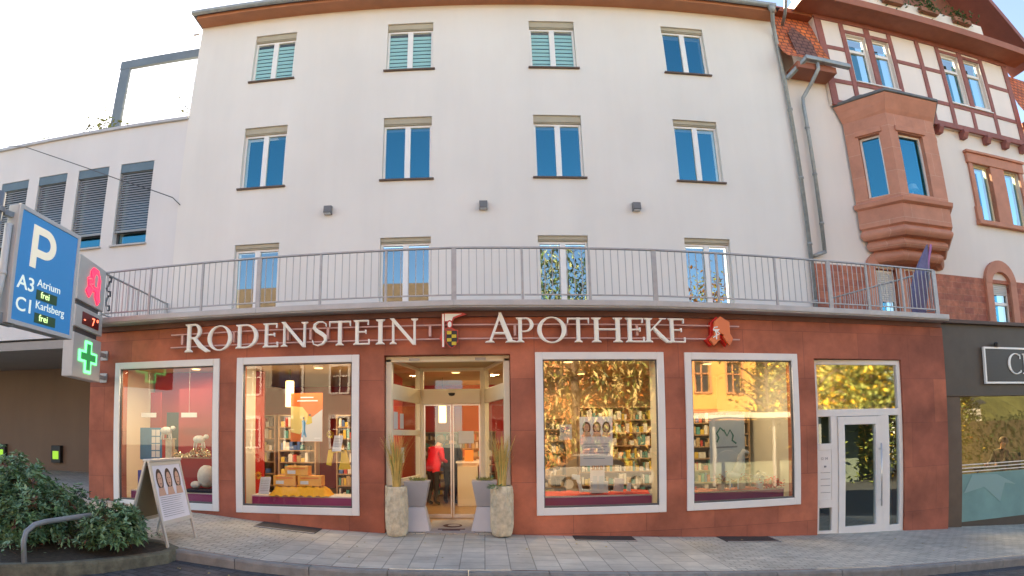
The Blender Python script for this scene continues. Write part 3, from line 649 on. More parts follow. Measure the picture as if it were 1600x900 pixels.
def stone_surround(u0, u1, z0, z1, parent, mid=()):
    mb = MB(TLo); t = .17
    mb.box(u0-t-.05, u1+t+.05, -.02, .10, z1, z1+.30); mb.box(u0-t-.09, u1+t+.09, -.02, .16, z1+.30, z1+.38)
    mb.box(u0-t, u0, -.02, .07, z0, z1); mb.box(u1, u1+t, -.02, .07, z0, z1)
    for a, b in mid: mb.box(a, b, -.16, .07, z0, z1)
    mb.box(u0-t-.07, u1+t+.07, -.02, .16, z0-.13, z0)
    mb.box(u0-t-.05, u0, -.02, .1, z0, z0+.42); mb.box(u1, u1+t+.05, -.02, .1, z0, z0+.42)
    mb.build('stone_surround', SAND2, parent, bevel=.015)
stone_surround(6.28, 8.37, 7.32, 9.08, hb, [(7.02, 7.63)]); stone_surround(10.6, 12.6, 7.32, 9.08, hb, [(11.3, 11.9)])
for q in lw: single_window(*q, TLo, hb)
for i, (a, b, z0, z1) in enumerate(aw):
    mb = MB(TLo); cx = (a+b)/2; rr_ = (b-a)/2; oi = []; 
    n = 14; hgt = .40 if i else .22
    inn = [(cx+rr_*math.cos(math.pi*k/n), z1-.02+(hgt*.85)*math.sin(math.pi*k/n)) for k in range(n+1)]
    out = [(cx+(rr_+.26)*math.cos(math.pi*k/n), z1-.02+(hgt+.27)*math.sin(math.pi*k/n)) for k in range(n+1)]
    for k in range(n): mb.prism([inn[k], out[k], out[k+1], inn[k+1]], .0, .12, lambda x, z, d: (x, d, z))
    mb.box(a-.26, a, .0, .11, 3.6, z1-.02); mb.box(b, b+.26, .0, .11, 3.6, z1-.02)
    mb.build('stone_arch', SAND2, hb)
    f = single_window(a+.01, b-.01, z0, z1+.25 if i else z1, TLo, hb, tr=4.95 if i else None, fm=FRAME, depth=.06)
    mb = MB(TLo); z = 5.2 if i else 4.78; top = z1+.2 if i else 5.5
    while z < top: mb.box(a+.07, b-.07, -.07, -.035, z, z+.045); z += .055
    mb.build('roller_shutter', mat('shutter_white', (.60, .58, .52), .6), f)
# timber storey: one infill skin and each timber its own part
mb = MB(TRn); TH = [(2.36, 3.02, 10.93, 12.52), (3.26, 3.86, 10.95, 12.55), (5.96, 6.66, 11.0, 12.66), (6.92, 7.62, 11.05, 12.7)]
wall(mb, 1.35, 9.0, 10.1, 13.0, TH, lambda u, d, z: (u, -d, z), .2); mb.box(1.35, 9.0, -.12, -.02, 10.05, 10.1)
mb.quad((1.35, 0, 10.1), (1.35, -1.6, 10.1), (1.35, -1.6, 13.0), (1.35, 0, 13.0)); mb.build('infill_wall', INFILL, hb)
def beam(u0, u1, z0, z1, d=.025):
    mb = MB(TRn); w_ = random.uniform(-.008, .008); mb.box(u0, u1, -.02, d+random.uniform(0, .008), z0+w_, z1+w_); mb.build('timber', TIMBER, hb, bevel=.008)
def postb(u, z0, z1, w_=.15): beam(u-w_/2, u+w_/2, z0, z1, .032)
beam(1.36, 9.0, 12.86, 13.0, .045)
postb(1.47, 10.15, 12.86, .22); postb(8.87, 10.15, 12.86, .22)
for u in (2.25, 3.96, 5.03, 5.84, 7.74): postb(u, 10.2, 12.86)
postb(3.14, 10.85, 12.86, .2); postb(6.79, 10.9, 12.86, .2)
for a, b in ((1.58, 2.17), (4.04, 4.95), (5.11, 5.76), (7.82, 8.76)): beam(a, b, 11.88, 12.0)
for a, b in ((2.33, 3.04), (3.24, 3.88)): beam(a, b, 12.54, 12.65)
for a, b in ((5.92, 6.69), (6.89, 7.66)): beam(a, b, 12.68, 12.78)
for a, b in ((1.58, 2.17), (2.33, 3.88), (4.04, 4.95), (5.11, 5.76), (5.92, 7.66), (7.82, 8.76)): beam(a, b, 10.78, 10.9)
postb(4.5, 10.2, 10.78, .13); postb(6.72, 10.2, 10.78, .13)
beam(1.36, 9.0, 10.04, 10.2, .06)
for u in (5.1, 6.1, 7.1, 7.95, 8.78):
    mb = MB(TRn); mb.prism([(0, 9.80), (.05, 9.80), (.14, 9.95), (.14, 10.04), (-.12, 10.04), (-.12, 9.80)], u-.09, u+.09, lambda a, b, d: (d, a, b)); mb.build('bracket', TIMBER, hb, bevel=.008)
G_TEAL = glass('old_teal_glass', .30, (.6, .7, .7), (.22, .75, .85), .2, .08)
for q in TH: single_window(*q, TRn, hb, tr=q[2]+(q[3]-q[2])*.68, fm=FRAME, gl=G_TEAL)
for a, b in ((2.33, 3.88), (5.92, 7.66)):
    mb = MB(TRn); mb.box(a, b, -.02, .075, 10.9, 10.93); mb.build('sill', FRAME, hb)
# deep eaves, verge, balcony with flower boxes under the gable
mb = MB(TRn); mb.hexa([(.7, 0, 12.98), (9.5, 0, 12.98), (9.5, .72, 12.98), (.7, .72, 12.98), (.7, 0, 13.06), (9.5, 0, 13.06), (9.5, .72, 13.06), (.7, .72, 13.06)])
mb.box(.2, 1.4, -1.5, .0, 12.9, 13.05); mb.build('eaves_soffit', SOFFIT, hb)
mb = MB(TRn); mb.box(.6, 9.55, .72, .78, 12.96, 13.20); mb.build('eaves_board', SOFFIT, hb, bevel=.01)
mb = MB(TRn); mb.box(2.2, 7.9, .28, .34, 13.35, 13.95); mb.build('balcony_parapet', CREAM, hb)
mb = MB(TRn); mb.box(1.2, 9.2, -.6, -.5, 13.07, 17.2); mb.build('gable_wall', mat('gable_boards', (.22, .09, .06), .7, var=.15), hb)
mb = MB(TRn)
for s, (ua, ub) in ((1, (5.3, 9.9)), (-1, (5.3, .7))):
    mb.prism([(ub, 12.95), (ub, 13.2), (ua, 18.4), (ua, 18.1)], -.5, .74, lambda a, b, d: (a, d, b))
mb.build('verge_board', mat('verge_red', (.26, .09, .075), .6, var=.12), hb)
TILE = bricks('clay_tiles', (.80, .20, .06), (.55, .13, .06), (.22, .06, .035), .19, .15, .018, rough=.7, axes='xz', var=.3, noise_s=2, bump=1.0)
TILED = bricks('old_brown_tiles', (.26, .11, .085), (.20, .085, .07), (.09, .04, .035), .19, .15, .018, rough=.75, axes='xz', var=.3, noise_s=2, bump=1.0)
mb = MB(TRn); prof = [(.55, 10.98), (.36, 11.2), (.16, 11.6), (.0, 12.1), (-.14, 12.6), (-.3, 13.0)]
V = []; 
for d, z in prof: V += [(-.13, d, z), (1.34, d, z)]
mb._a(V, [(2*i, 2*i+1, 2*i+3, 2*i+2) for i in range(5)]); mb.build('mansard_roof', TILE, hb)
mb = MB(TRn); mb.prism([(.30, 11.22), (.95, 11.2), (1.0, 11.9), (.62, 12.45), (.36, 12.1)], .0, .03, lambda a, b, d: (a, d+.33-(b-11.2)*.34, b)); mb.build('worn_tile_patch', TILED, hb)
mb = MB(TRn); V = []
for d, z in prof: V += [(9.05, d-.1, z-.1), (14, d-.1, z-.1)]
mb._a(V, [(2*i, 2*i+1, 2*i+3, 2*i+2) for i in range(5)]); mb.build('mansard_roof', TILE, hb)
mb = MB(TRn); mb.box(9.02, 14, -.1, .62, 10.72, 10.86); mb.build('eaves_soffit', SOFFIT, hb)
mb = MB(TRn); mb.box(.15, 1.34, -.1, .48, 10.72, 10.9); mb.build('eaves_soffit', SOFFIT, hb)
mb = MB(TRn); mb.bar((.34, .58, 10.97), (1.72, .58, 10.93), .15, .12); mb.bar((.40, .58, 10.97), (-.02, .1, 10.55), .12, .1); mb.build('gutter', ZINC, hb, bevel=.02)
mb = MB(TRn); mb.tube([(.72, .56, 10.95), (.72, .54, 10.72), (.62, .3, 10.45), (.44, .02, 10.1), (.42, .0, 9.9), (.40, .0, 5.9)], .05, 12); mb.bar((.42, 0, 5.90), (.05, .02, 5.76), .09)
for z in (9.2, 7.9, 6.6): mb.tube([(.41, 0, z), (.41, 0, z+.05)], .064, 12)
mb.build('downpipe', ZINC, hb, smooth=True)
mb = MB(); mb.tube([(7.95, 12.2, 12.95), (7.95, 12.2, 12.62), (8.02, 12.5, 12.4), (8.1, 12.9, 12.3)], .045, 10); mb.tube([(7.62, 12.2, 12.98), (8.75, 12.2, 13.0)], .075, 10); mb.build('upper_gutter', ZINC, hb, smooth=True)
GREENP = mat('flower_box_green', (.05, .10, .03), .6, var=.4, vs_=8)
for i, (u, lab) in enumerate(((2.8, 'leftmost flower box plant hanging over the top balcony'), (4.1, 'bushy flower box plant on the top balcony, second from left'), (5.5, 'flower box plant on the top balcony, third from left'), (6.9, 'flower box plant on the top balcony beside the verge board'))):
    t = thing('balcony_plant', lab, 'plant', TRn(u, .45, 13.8), 'plants of the top balcony')
    mb = MB(TRn); leaves(mb, (u, .45, 13.95), 150, (.28, .09, .14), .13, ar=.5); mb.build('foliage', GREENP, t)
    mb = MB(TRn); mb.box(u-.35, u+.35, .36, .52, 13.72, 13.88); mb.build('flower_box', mat('box_terracotta', (.3, .12, .07), .8), t)
# oriel: canted bay from plan points in world x, y
def ring(off): return [(9.50-off*.8, 13.14), (10.28-off*.35, 12.26-off), (11.90+off*.35, 12.34-off), (12.62+off*.8, 13.32)]
def slab(mb, offs):
    n = 4; V = []
    for off, z in offs: V += [(x, y, z) for x, y in ring(off)]
    F = [(i*n+k, i*n+k+1, (i+1)*n+k+1, (i+1)*n+k) for i in range(len(offs)-1) for k in range(3)]
    F += [(3, 2, 1, 0), tuple((len(offs)-1)*n+k for k in range(4))]; mb._a(V, F)
R0 = ring(0)
def face_P(i, off=0):
    A, B = Vector(R0[i]), Vector(R0[i+1]); L = (B-A).length; e = (B-A)/L; nn = Vector((e.y, -e.x))
    return L, (lambda u, d, z: ((A+e*u+nn*(d+off)).x, (A+e*u+nn*(d+off)).y, z))
mb = MB(); ow = []
for i, (a, b) in enumerate(((.34, .90), (.28, 1.12), (.34, .90))):
    L, P = face_P(i); h = (a, b, 7.34, 9.02); ow.append((P, h)); m2 = MB(P); wall(m2, 0, L, 7.15, 9.55, [h], lambda u, d, z: (u, -d, z), .22, ); mb._a(m2.v, m2.f)
bay = mb.build('oriel', ORS, hb)
for P, h in ow: 
    f = None
    mb = MB(P); t = .055; a, b, z0, z1 = h
    for q in ((a, a+t, z0, z1), (b-t, b, z0, z1), (a+t, b-t, z1-t, z1), (a+t, b-t, z0, z0+t)): mb.box(q[0]+.001, q[1]-.001, -.2, -.13, q[2], q[3])
    mb.build('oriel_window_frame', FRAME, bay, bevel=.004)
    mb = MB(P); mb.quad((a+t, -.17, z0+t), (b-t, -.17, z0+t), (b-t, -.17, z1-t), (a+t, -.17, z1-t)); mb.build('oriel_pane', G_UP, bay)
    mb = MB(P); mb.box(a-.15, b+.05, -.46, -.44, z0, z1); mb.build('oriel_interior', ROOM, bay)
    mb = MB(P); mb.box(a-.08, b+.08, 0.0, .05, z1+.02, z1+.17); mb.build('lintel', SAND2, bay, bevel=.015)
mb = MB(); slab(mb, [(.02, 7.06), (.10, 7.10), (.12, 7.2), (.0, 7.26)]); mb.build('oriel_ledge', SAND2, bay)
mb = MB(); prf = [(-.62, 5.70)]
for r0, z0, hh, bul in ((-.46, 5.74, .26, .10), (-.28, 6.02, .24, .09), (-.10, 6.28, .26, .10)):
    prf += [(r0 + bul*math.sin(math.pi*f), z0+hh*f) for f in (0, .12, .28, .45, .62, .8, .95)] + [(r0+.02, z0+hh)]
slab(mb, prf + [(.0, 6.58), (.0, 7.06)]); mb.build('oriel_corbel', ORS, bay)
mb = MB(); slab(mb, [(-.02, 9.5), (.06, 9.62), (.16, 9.82), (.24, 9.98), (.24, 10.0)]); mb.build('oriel_cornice', SAND2, bay)
mb = MB(); slab(mb, [(.27, 10.004), (.29, 10.02), (.27, 10.09), (-.7, 10.5)]); mb.build('oriel_roof', mat('lead_roof', (.13, .135, .13), .5, var=.2, vs_=6), bay)
mb = MB(); mb.lathe([(.05, 0), (.17, 0), (.11, .16), (.10, .16)], (11.08, 12.72, 7.62), 16); mb.lathe([(.02, -.28), (.02, 0)], (11.08, 12.72, 7.62), 8); one('table_lamp', mb, mat('lamp_shade_white', (.8, .78, .7), .6), 'small white lampshade seen through the oriel window', 'lamp')

# ============================================================ RESTAURANT FRONT (far right)
rb = thing('restaurant_building', 'dark brown single storey restaurant front with a framed sign at the right picture edge', 'shopfront', (13, 10.6, -.5))
DB = mat('dark_brown_panel', (.082, .062, .045), .55, var=.12)
mb = MB(); mb.box(9.36, 18, 10.52, 10.9, 2.22, 3.72); mb.build('fascia', DB, rb)
mb = MB(); mb.box(9.36, 18, 10.42, 13.1, 3.722, 3.80); mb.build('cornice', mat('cornice_brown', (.10, .06, .045), .6, var=.1), rb, bevel=.01)
mb = MB(); mb.box(9.36, 9.87, 10.55, 10.9, -1.2, 2.218); mb.build('pilaster', mat('tan_pilaster', (.13, .085, .055), .6, var=.15), rb)
mb = MB(); mb.box(9.88, 18, 10.66, 10.7, -1.2, -.40); mb.build('base_panel', DB, rb)
mb = MB(); mb.quad((9.87, 10.66, -.4), (18, 10.66, -.4), (18, 10.66, 2.22), (9.87, 10.66, 2.22)); mb.build('pane', glass('restaurant_glass', .11, (.75, .75, .65), (1, .95, .85), .3, .05, .015), rb)
mb = MB(); mb.box(9.9, 18, 10.645, 10.652, -.4, .60); mb.build('frosted_band', mat('frosted_teal', (.17, .34, .32), .25, var=.15, vs_=1.2), rb)
mb = MB()
for z in (.64, .71, .78): mb.box(9.9, 18, 10.645, 10.652, z, z+.02)
mb.build('pinstripe', FRAME, rb)
mb = MB(); mb.box(9.9, 18, 15, 15.1, -1, 3); mb.box(9.9, 18, 10.9, 15, 2.9, 3); mb.build('dining_room', mat('dining_olive', (.18, .15, .05), .8, var=.2), rb)
mb = MB(); mb.box(9.9, 18, 10.8, 15, -.8, -.6); mb.build('dining_floor', mat('dining_floor', (.1, .07, .05), .5), rb)
mb = MB(); mb.prism([(10.25, .58), (10.0, .2), (10.6, .3), (11.1, -.05), (11.25, .35), (11.6, .3), (11.0, .55)], 10.637, 10.642, lambda a, b, d: (a, d, b)); mb.build('frosted_motif', mat('frost_pale', (.22, .38, .36), .4), rb)

# ============================================================ SIGN LETTERING
def strip(path, ws):
    P = [Vector(p) for p in path]; L, Rr = [], []
    for i, p in enumerate(P):
        d = (P[min(i+1, len(P)-1)]-P[max(i-1, 0)]).normalized(); n = Vector((-d.y, d.x)); w_ = ws[i] if isinstance(ws, (list, tuple)) else ws
        L.append(tuple(p+n*w_/2)); Rr.append(tuple(p-n*w_/2))
    return L + Rr[::-1]
class SP(list): pass
def sstrip(path, ws):
    o = SP(strip(path, ws)); k = [min(len(path)-2, max(1, i)) for i in range(len(path))]
    o.inner = strip(path, [max(.006, w_-.044) for w_ in ws]); return o
def arcpts(cx, cz, rx_, rz_, a0, a1, n=18): return [(cx+rx_*math.cos(R(a0+(a1-a0)*i/n)), cz+rz_*math.sin(R(a0+(a1-a0)*i/n))) for i in range(n+1)]
SV = .145; TH_ = .07
def stem(x, z0=0, z1=1, s=(1, 1), w_=SV):
    o = [[(x-w_/2, z0), (x+w_/2, z0), (x+w_/2, z1), (x-w_/2, z1)]]
    for k, z in ((0, z0), (1, z1)):
        if s[k]:
            sg = 1 if k == 0 else -1; o.append([(x-w_/2-.085, z), (x+w_/2+.085, z), (x+w_/2+.07, z+sg*.045), (x+w_/2, z+sg*.09), (x-w_/2, z+sg*.09), (x-w_/2-.07, z+sg*.045)])
    return o
def ringarc(cx, cz, rx_, rz_, a0, a1, tk=SV, tn=.055, n=22):
    out = arcpts(cx, cz, rx_, rz_, a0, a1, n); inn = arcpts(cx, cz, rx_-tk, rz_-tn, a0, a1, n); return out + inn[::-1]
def hb_(x0, x1, z, t=.065): return [(x0, z-t/2), (x1, z-t/2), (x1, z+t/2), (x0, z+t/2)]
def tick(x, z, dz): return [(x-.012, z), (x+.05, z), (x+.05, z+dz), (x+.015, z+dz)]
GL = {
 'R': (.98, stem(.16) + [hb_(.14, .36, .967), hb_(.14, .36, .49), ringarc(.36, .73, .29, .27, -90, 90), sstrip([(.38, .50), (.62, .20), (.86, .03), (1.0, .0)], [.13, .16, .13, .04])]),
 'O': (1.06, [ringarc(.53, .5, .52, .52, 0, 180, .16, .05, 28), ringarc(.53, .5, .52, .52, 180, 360, .16, .05, 28)]),
 'D': (1.0, stem(.16) + [hb_(.14, .42, .967), hb_(.14, .42, .033), ringarc(.42, .5, .52, .5, -90, 90, .16, .06, 26)]),
 'E': (.72, stem(.16) + [hb_(.14, .62, .967), hb_(.14, .52, .52, .06), hb_(.14, .66, .033), tick(.60, .80, .19), tick(.64, .22, -.21), tick(.50, .60, -.16)]),
 'N': (1.08, stem(.15, s=(1, 0), w_=.085) + stem(.92, z0=-.0, s=(0, 1), w_=.085) + [[(.02, 1.03), (.18, 1.03), (.97, .0), (.97, -.05), (.86, -.05)]]),
 'S': (.68, [sstrip([(.60, .78), (.58, .90), (.46, .975), (.30, .975), (.16, .88), (.14, .74), (.24, .62), (.42, .50), (.56, .38), (.58, .22), (.46, .07), (.28, .02), (.12, .08), (.08, .24)], [.03, .045, .06, .07, .10, .13, .15, .16, .15, .12, .08, .06, .045, .03])]),
 'T': (.90, stem(.45, s=(1, 0)) + [hb_(.05, .85, .955, .07), [(.03, .99), (.09, .99), (.065, .78), (.03, .76)], [(.87, .99), (.81, .99), (.835, .78), (.87, .76)]]),
 'I': (.36, stem(.18)),
 'A': (1.06, [[(.12, .0), (.21, .0), (.53, .93), (.47, 1.0)], [(.46, 1.04), (.54, 1.04), (.94, .0), (.76, .0), (.455, .84)], hb_(.26, .76, .32, .07), [(0, 0), (.32, 0), (.29, .045), (.20, .08), (.04, .045)], [(.66, 0), (1.06, 0), (1.02, .045), (.88, .09), (.70, .045)]]),
 'P': (.76, stem(.16) + [hb_(.14, .36, .967), hb_(.14, .38, .44, .055), ringarc(.36, .71, .32, .29, -96, 90)]),
 'H': (1.04, stem(.17) + stem(.87) + [hb_(.17, .87, .52, .07)]),
 'K': (1.02, stem(.16) + [strip([(.20, .44), (.52, .80), (.66, .97)], [.05, .065, .06]), [(.56, 1.0), (.84, 1.0), (.80, .955), (.60, .955)], sstrip([(.36, .58), (.62, .25), (.84, .04), (1.0, .0)], [.12, .16, .13, .04])]),
 'C': (.86, [ringarc(.52, .5, .50, .52, 55, 305, .15, .05, 26), [(.77, .74), (.83, .74), (.82, .97), (.78, .93)], tick(.79, .07, .12)]),
}
def letter_mb(ch, x0, x1, z0, z1, P, depth):
    wd, polys = GL[ch]; mb = MB(); sx, sz = (x1-x0)/wd, (z1-z0)
    for i, pl in enumerate(polys):
        mb.mi = 1; mb.prism([(x0+a*sx, z0+b*sz) for a, b in pl], 0, depth+.0012*i, P)
    # inset enamel face just proud of the rim colour
    for i, pl in enumerate(polys):
        if isinstance(pl, SP): mb.mi = 0; mb.prism([(x0+a*sx, z0+b*sz) for a, b in pl.inner], depth+.001, depth+.012+.0012*i, P); continue
        c = Vector((sum(p[0] for p in pl)/len(pl), sum(p[1] for p in pl)/len(pl)))
        mb.mi = 0
        q = inset(pl, .022)
        if q: mb.prism([(x0+a*sx, z0+b*sz) for a, b in q], depth+.001, depth+.012+.0012*i, P)
    return mb
def inset(pl, d):
    n = len(pl); A = sum(pl[i][0]*pl[(i+1)%n][1]-pl[(i+1)%n][0]*pl[i][1] for i in range(n))
    if A < 0: pl = pl[::-1]
    out = []
    for i in range(n):
        p0, p1, p2 = Vector(pl[i-1]), Vector(pl[i]), Vector(pl[(i+1)%n]); e1, e2 = (p1-p0), (p2-p1)
        if e1.length < 1e-6 or e2.length < 1e-6: continue
        e1.normalize(); e2.normalize(); n1, n2 = Vector((-e1.y, e1.x)), Vector((-e2.y, e2.x)); b = n1+n2
        if b.length < .2: return None
        b = b/b.length; k = d/max(.45, b.dot(n1)); out.append(tuple(p1+b*k))
    A2 = sum(out[i][0]*out[(i+1)%len(out)][1]-out[(i+1)%len(out)][0]*out[i][1] for i in range(len(out)))
    return out if A2 > abs(A)*.12 else None
PS = lambda a, b, d: (a*.987, yW(a)-.13-d, 1.6+(b-1.6)*.987)
t = thing('shop_sign', 'cream raised serif lettering RODENSTEIN APOTHEKE on two pale rails over the shop windows', 'sign', (-.9, 9.9, 3.16))
LX = [('R', -5.43, -4.90, 3.14, 3.655), ('O', -4.95, -4.44, 3.15, 3.59), ('D', -4.37, -3.90, 3.165, 3.59), ('E', -3.84, -3.54, 3.165, 3.59), ('N', -3.51, -2.99, 3.17, 3.59), ('S', -2.96, -2.64, 3.165, 3.59), ('T', -2.64, -2.23, 3.165, 3.59), ('E', -2.20, -1.90, 3.165, 3.59), ('I', -1.82, -1.64, 3.165, 3.59), ('N', -1.58, -1.07, 3.165, 3.59),
      ('A', .03, .57, 3.165, 3.655), ('P', .55, .88, 3.165, 3.585), ('O', .90, 1.40, 3.16, 3.59), ('T', 1.40, 1.80, 3.165, 3.585), ('H', 1.82, 2.37, 3.165, 3.585), ('E', 2.41, 2.76, 3.165, 3.585), ('K', 2.74, 3.24, 3.165, 3.585), ('E', 3.17, 3.50, 3.165, 3.585)]
for ch, a, b, c, d in LX: letter_mb(ch, a, b, c, d, PS, .035).build('letter', [LETTER, LEDGE], t)
for z in (3.24, 3.475):
    mb = MB(); mb.tube([(x*.99, yW(x)-.10, 1.6+(z-1.6)*.99) for x in np.linspace(-5.75, 4.54, 36)], .013, 6); mb.build('rail', PINK, t)
for x in (-5.45, -4.38, -2.94, -2.63, -2.4, .53, 1.38, 2.60, -3.35, -.88):
    mb = MB(); mb.box(x-.02, x+.02, yW(x)-.10, yW(x)-.002, 3.27, 3.45); mb.build('rail_bracket', PINK, t)
# knight emblem
t = thing('knight_emblem', 'small flat knight figure with pennant and black yellow chequered shield between the two sign words', 'sign', (-.5, 9.85, 3.05))
REDN = mat('neon_red_edge', (.62, .05, .035), .4); CR = mat('emblem_cream', (.92, .90, .80), .5); YE = mat('emblem_yellow', (.72, .50, .04), .5)
def flat(name, poly, d0, d1, m, par, P=PS): mb = MB(); mb.prism(poly, d0, d1, P); return mb.build(name, m, par)
flat('staff', [(-.69, 3.09), (-.64, 3.09), (-.64, 3.665), (-.69, 3.665)], 0, .03, REDN, t); flat('staff_face', [(-.68, 3.10), (-.65, 3.10), (-.65, 3.655), (-.68, 3.655)], .031, .036, CR, t)
flat('pennant', [(-.645, 3.675), (-.34, 3.675), (-.27, 3.65), (-.48, 3.58), (-.50, 3.53), (-.645, 3.52)], 0, .028, REDN, t); flat('pennant_face', [(-.636, 3.66), (-.35, 3.658), (-.50, 3.60), (-.52, 3.54), (-.636, 3.535)], .029, .034, CR, t)
flat('helmet', arcpts(-.555, 3.48, .05, .07, 0, 360, 16)[:-1], 0, .04, REDN, t); flat('face', arcpts(-.555, 3.475, .032, .05, 0, 360, 16)[:-1], .041, .046, CR, t)
flat('body', [(-.70, 3.20), (-.73, 3.24), (-.69, 3.36), (-.62, 3.42), (-.50, 3.42), (-.43, 3.35), (-.42, 3.30), (-.60, 3.20)], 0, .03, REDN, t); flat('body_face', [(-.66, 3.22), (-.66, 3.36), (-.61, 3.40), (-.52, 3.40), (-.47, 3.34), (-.62, 3.22)], .031, .036, mat('emblem_brown', (.16, .07, .04), .5), t)
sh = [(-.62, 3.38), (-.42, 3.38), (-.41, 3.20), (-.46, 3.11), (-.52, 3.07), (-.58, 3.11), (-.63, 3.20)]
flat('shield', sh, .037, .05, REDN, t); flat('shield_field', [( -.52+(a+.52)*.87, 3.23+(b-3.23)*.9) for a, b in sh], .051, .056, BLACK, t)
for a, b in ((-.60, 3.305), (-.52, 3.245), (-.60, 3.185), (-.52, 3.125)): flat('chequer', [(a, b), (a+.075, b), (a+.075, b+.055), (a, b+.055)], .057, .061, YE, t)
# red-orange gothic A
GA = [(.50, 1.0), (.88, .78), (.88, .34), (1.0, .15), (.84, -.12), (.60, .18), (.60, .30), (.44, .36), (.42, .10), (.20, -.12), (.0, .12), (.22, .30), (.24, .80)]
def gothicA(x0, z0, s, P, d0, d1, mats, par, hole=None, name='a_shape'):
    mb = MB(); mb.prism([(x0+a*s, z0+b*s) for a, b in GA], d0, d1, P); return mb.build(name, mats, par, bevel=.006)
t = thing('apothecary_emblem', 'red and orange block letter A emblem with white chalice on the sign rails', 'sign', (4.16, 9.95, 3.12))
RO = mat('emblem_orange', (.85, .20, .07), .4); RD = mat('emblem_red', (.68, .025, .02), .4)
gothicA(3.86, 3.17, .47, lambda a, b, d: (a*.99, yW(a)-.02-d, 1.6+(b-1.6)*.99), 0, .10, RD, t, name='red_block')
gothicA(3.93, 3.18, .465, lambda a, b, d: (a*.985, yW(a)-.125-d, 1.6+(b-1.6)*.985), 0, .07, RO, t, name='orange_face')
CHP = lambda a, b, d: (a*.98, yW(a)-.198-d, 1.6+(b-1.6)*.98)
WH = mat('emblem_white', (.85, .83, .78), .4)
flat('chalice', [(4.075, 3.24), (4.10, 3.24), (4.10, 3.36), (4.16, 3.42), (4.02, 3.42), (4.075, 3.36)], 0, .006, WH, t, CHP)
mb = MB(); mb.prism(strip([(4.02, 3.27), (4.09, 3.31), (4.15, 3.34), (4.10, 3.38), (4.03, 3.40), (4.05, 3.45), (4.12, 3.46)], .018), .007, .012, CHP); mb.build('snake', WH, t)
# restaurant sign
t = thing('restaurant_sign', 'dark rectangular sign board with thin white frame and serif letters on the brown restaurant front', 'sign', (12, 10.5, 2.5))
mb = MB(); mb.box(10.57, 14.5, 10.46, 10.518, 2.48, 3.24); mb.build('board', mat('sign_board', (.035, .02, .016), .4), t)
mb = MB()
for q in ((10.56, 10.60, 2.47, 3.25), (14.47, 14.51, 2.47, 3.25), (10.60, 14.47, 3.21, 3.25), (10.60, 14.47, 2.47, 2.51)): mb.box(q[0], q[1], 10.44, 10.50, q[2], q[3])
mb.build('frame', LEDGE, t)
for ch, a, b in (('C', 11.28, 11.72), ('I', 11.75, 11.95)): letter_mb(ch, a, b, 2.68, 3.12, lambda x, z, d: (x, 10.455-d, z), .01).build('letter', [LEDGE, LEDGE], t)
t2 = thing('sign_spotlight', 'tiny dark spotlight on top of the restaurant sign', 'lamp', (10.95, 10.45, 3.26)); mb = MB(); mb.lathe([(.05, 0), (.06, .07), (.03, .1)], (10.95, 10.44, 3.25), 12); mb.build('housing', BLACK, t2); mb = MB(); mb.box(10.93, 10.97, 10.44, 10.52, 3.26, 3.28); mb.build('arm', BLACK, t2)

# ============================================================ PARKING GUIDANCE SIGN (front left)
t = thing('parking_sign', 'large blue parking guidance sign with a big white P on a grey pole', 'sign', (-5.2, 5.3, 0))
A0, B0 = Vector((-5.09, 5.31)), Vector((-5.15, 6.52)); ee = (B0-A0).normalized(); nn_ = Vector((ee.y, -ee.x))
PP = lambda a, b, d: (A0.x+ee.x*a+nn_.x*d, A0.y+ee.y*a+nn_.y*d, b)
LS = (B0-A0).length
def PB(mb, a0, a1, b0, b1, d0, d1): mb.prism([(a0, b0), (a1, b0), (a1, b1), (a0, b1)], d0, d1, PP)
BLUE = mat('sign_blue', (.0, .24, .60), .35, emit=(.0, .2, .5), es=.05)
mb = MB(); PB(mb, -.02, LS+.02, 2.80, 4.15, -.16, -.003); mb.build('case', mat('sign_case', (.42, .44, .45), .4, var=.08), t, bevel=.012)
mb = MB()
for q in ((-.02, .035, 2.80, 4.15), (LS-.035, LS+.02, 2.80, 4.15), (.035, LS-.035, 4.10, 4.15), (.035, LS-.035, 2.80, 2.85)): PB(mb, *q, -.002, .02)
mb.build('case_frame', mat('sign_frame', (.55, .57, .57), .35), t, bevel=.004)
mb = MB(); PB(mb, .035, LS-.035, 2.85, 4.10, -.002, .008); mb.build('blue_panel', BLUE, t)
SW_ = mat('sign_white', (.82, .84, .74), .4, emit=(.8, .8, .7), es=.06); SC = mat('sign_pale_blue', (.62, .78, .82), .4, emit=(.6, .8, .8), es=.1)
mb = MB(); st = .13
PB(mb, .27, .38, 3.50, 4.00, .009, .016)
mb.prism([(.365, 3.91)] + [(.52, 3.91)] + arcpts(.52, 3.82, .11, .09, 90, -90, 14)[1:] + [(.365, 3.73), (.365, 3.64), (.52, 3.64)] + arcpts(.52, 3.82, .22, .18, -90, 90, 18)[1:] + [(.365, 4.00)], .009, .0165, PP)
mb.build('letter_p', SW_, t)
def ptext(s, a, b, size, name, m, sx=1.25, bold=0):
    mb = MB(); text_mb(mb, s, size, lambda x, y, d: PP(a+x, b+y, .009+d), .004, bold=bold, sx=sx); mb.build(name, m, t)
ptext('A3', .09, 3.22, .22, 'text_a3', SC, bold=.002); ptext('Atrium', .45, 3.31, .13, 'text_atrium', SC)
ptext('C1', .09, 2.97, .22, 'text_c1', SC, bold=.002); ptext('Karlsberg', .45, 3.05, .13, 'text_karlsberg', SC, sx=1.15)
GD = mat('led_panel_green', (.03, .12, .06), .5); GT = mat('led_text', (.4, .8, .4), .5, emit=(.45, .8, .4), es=.3)
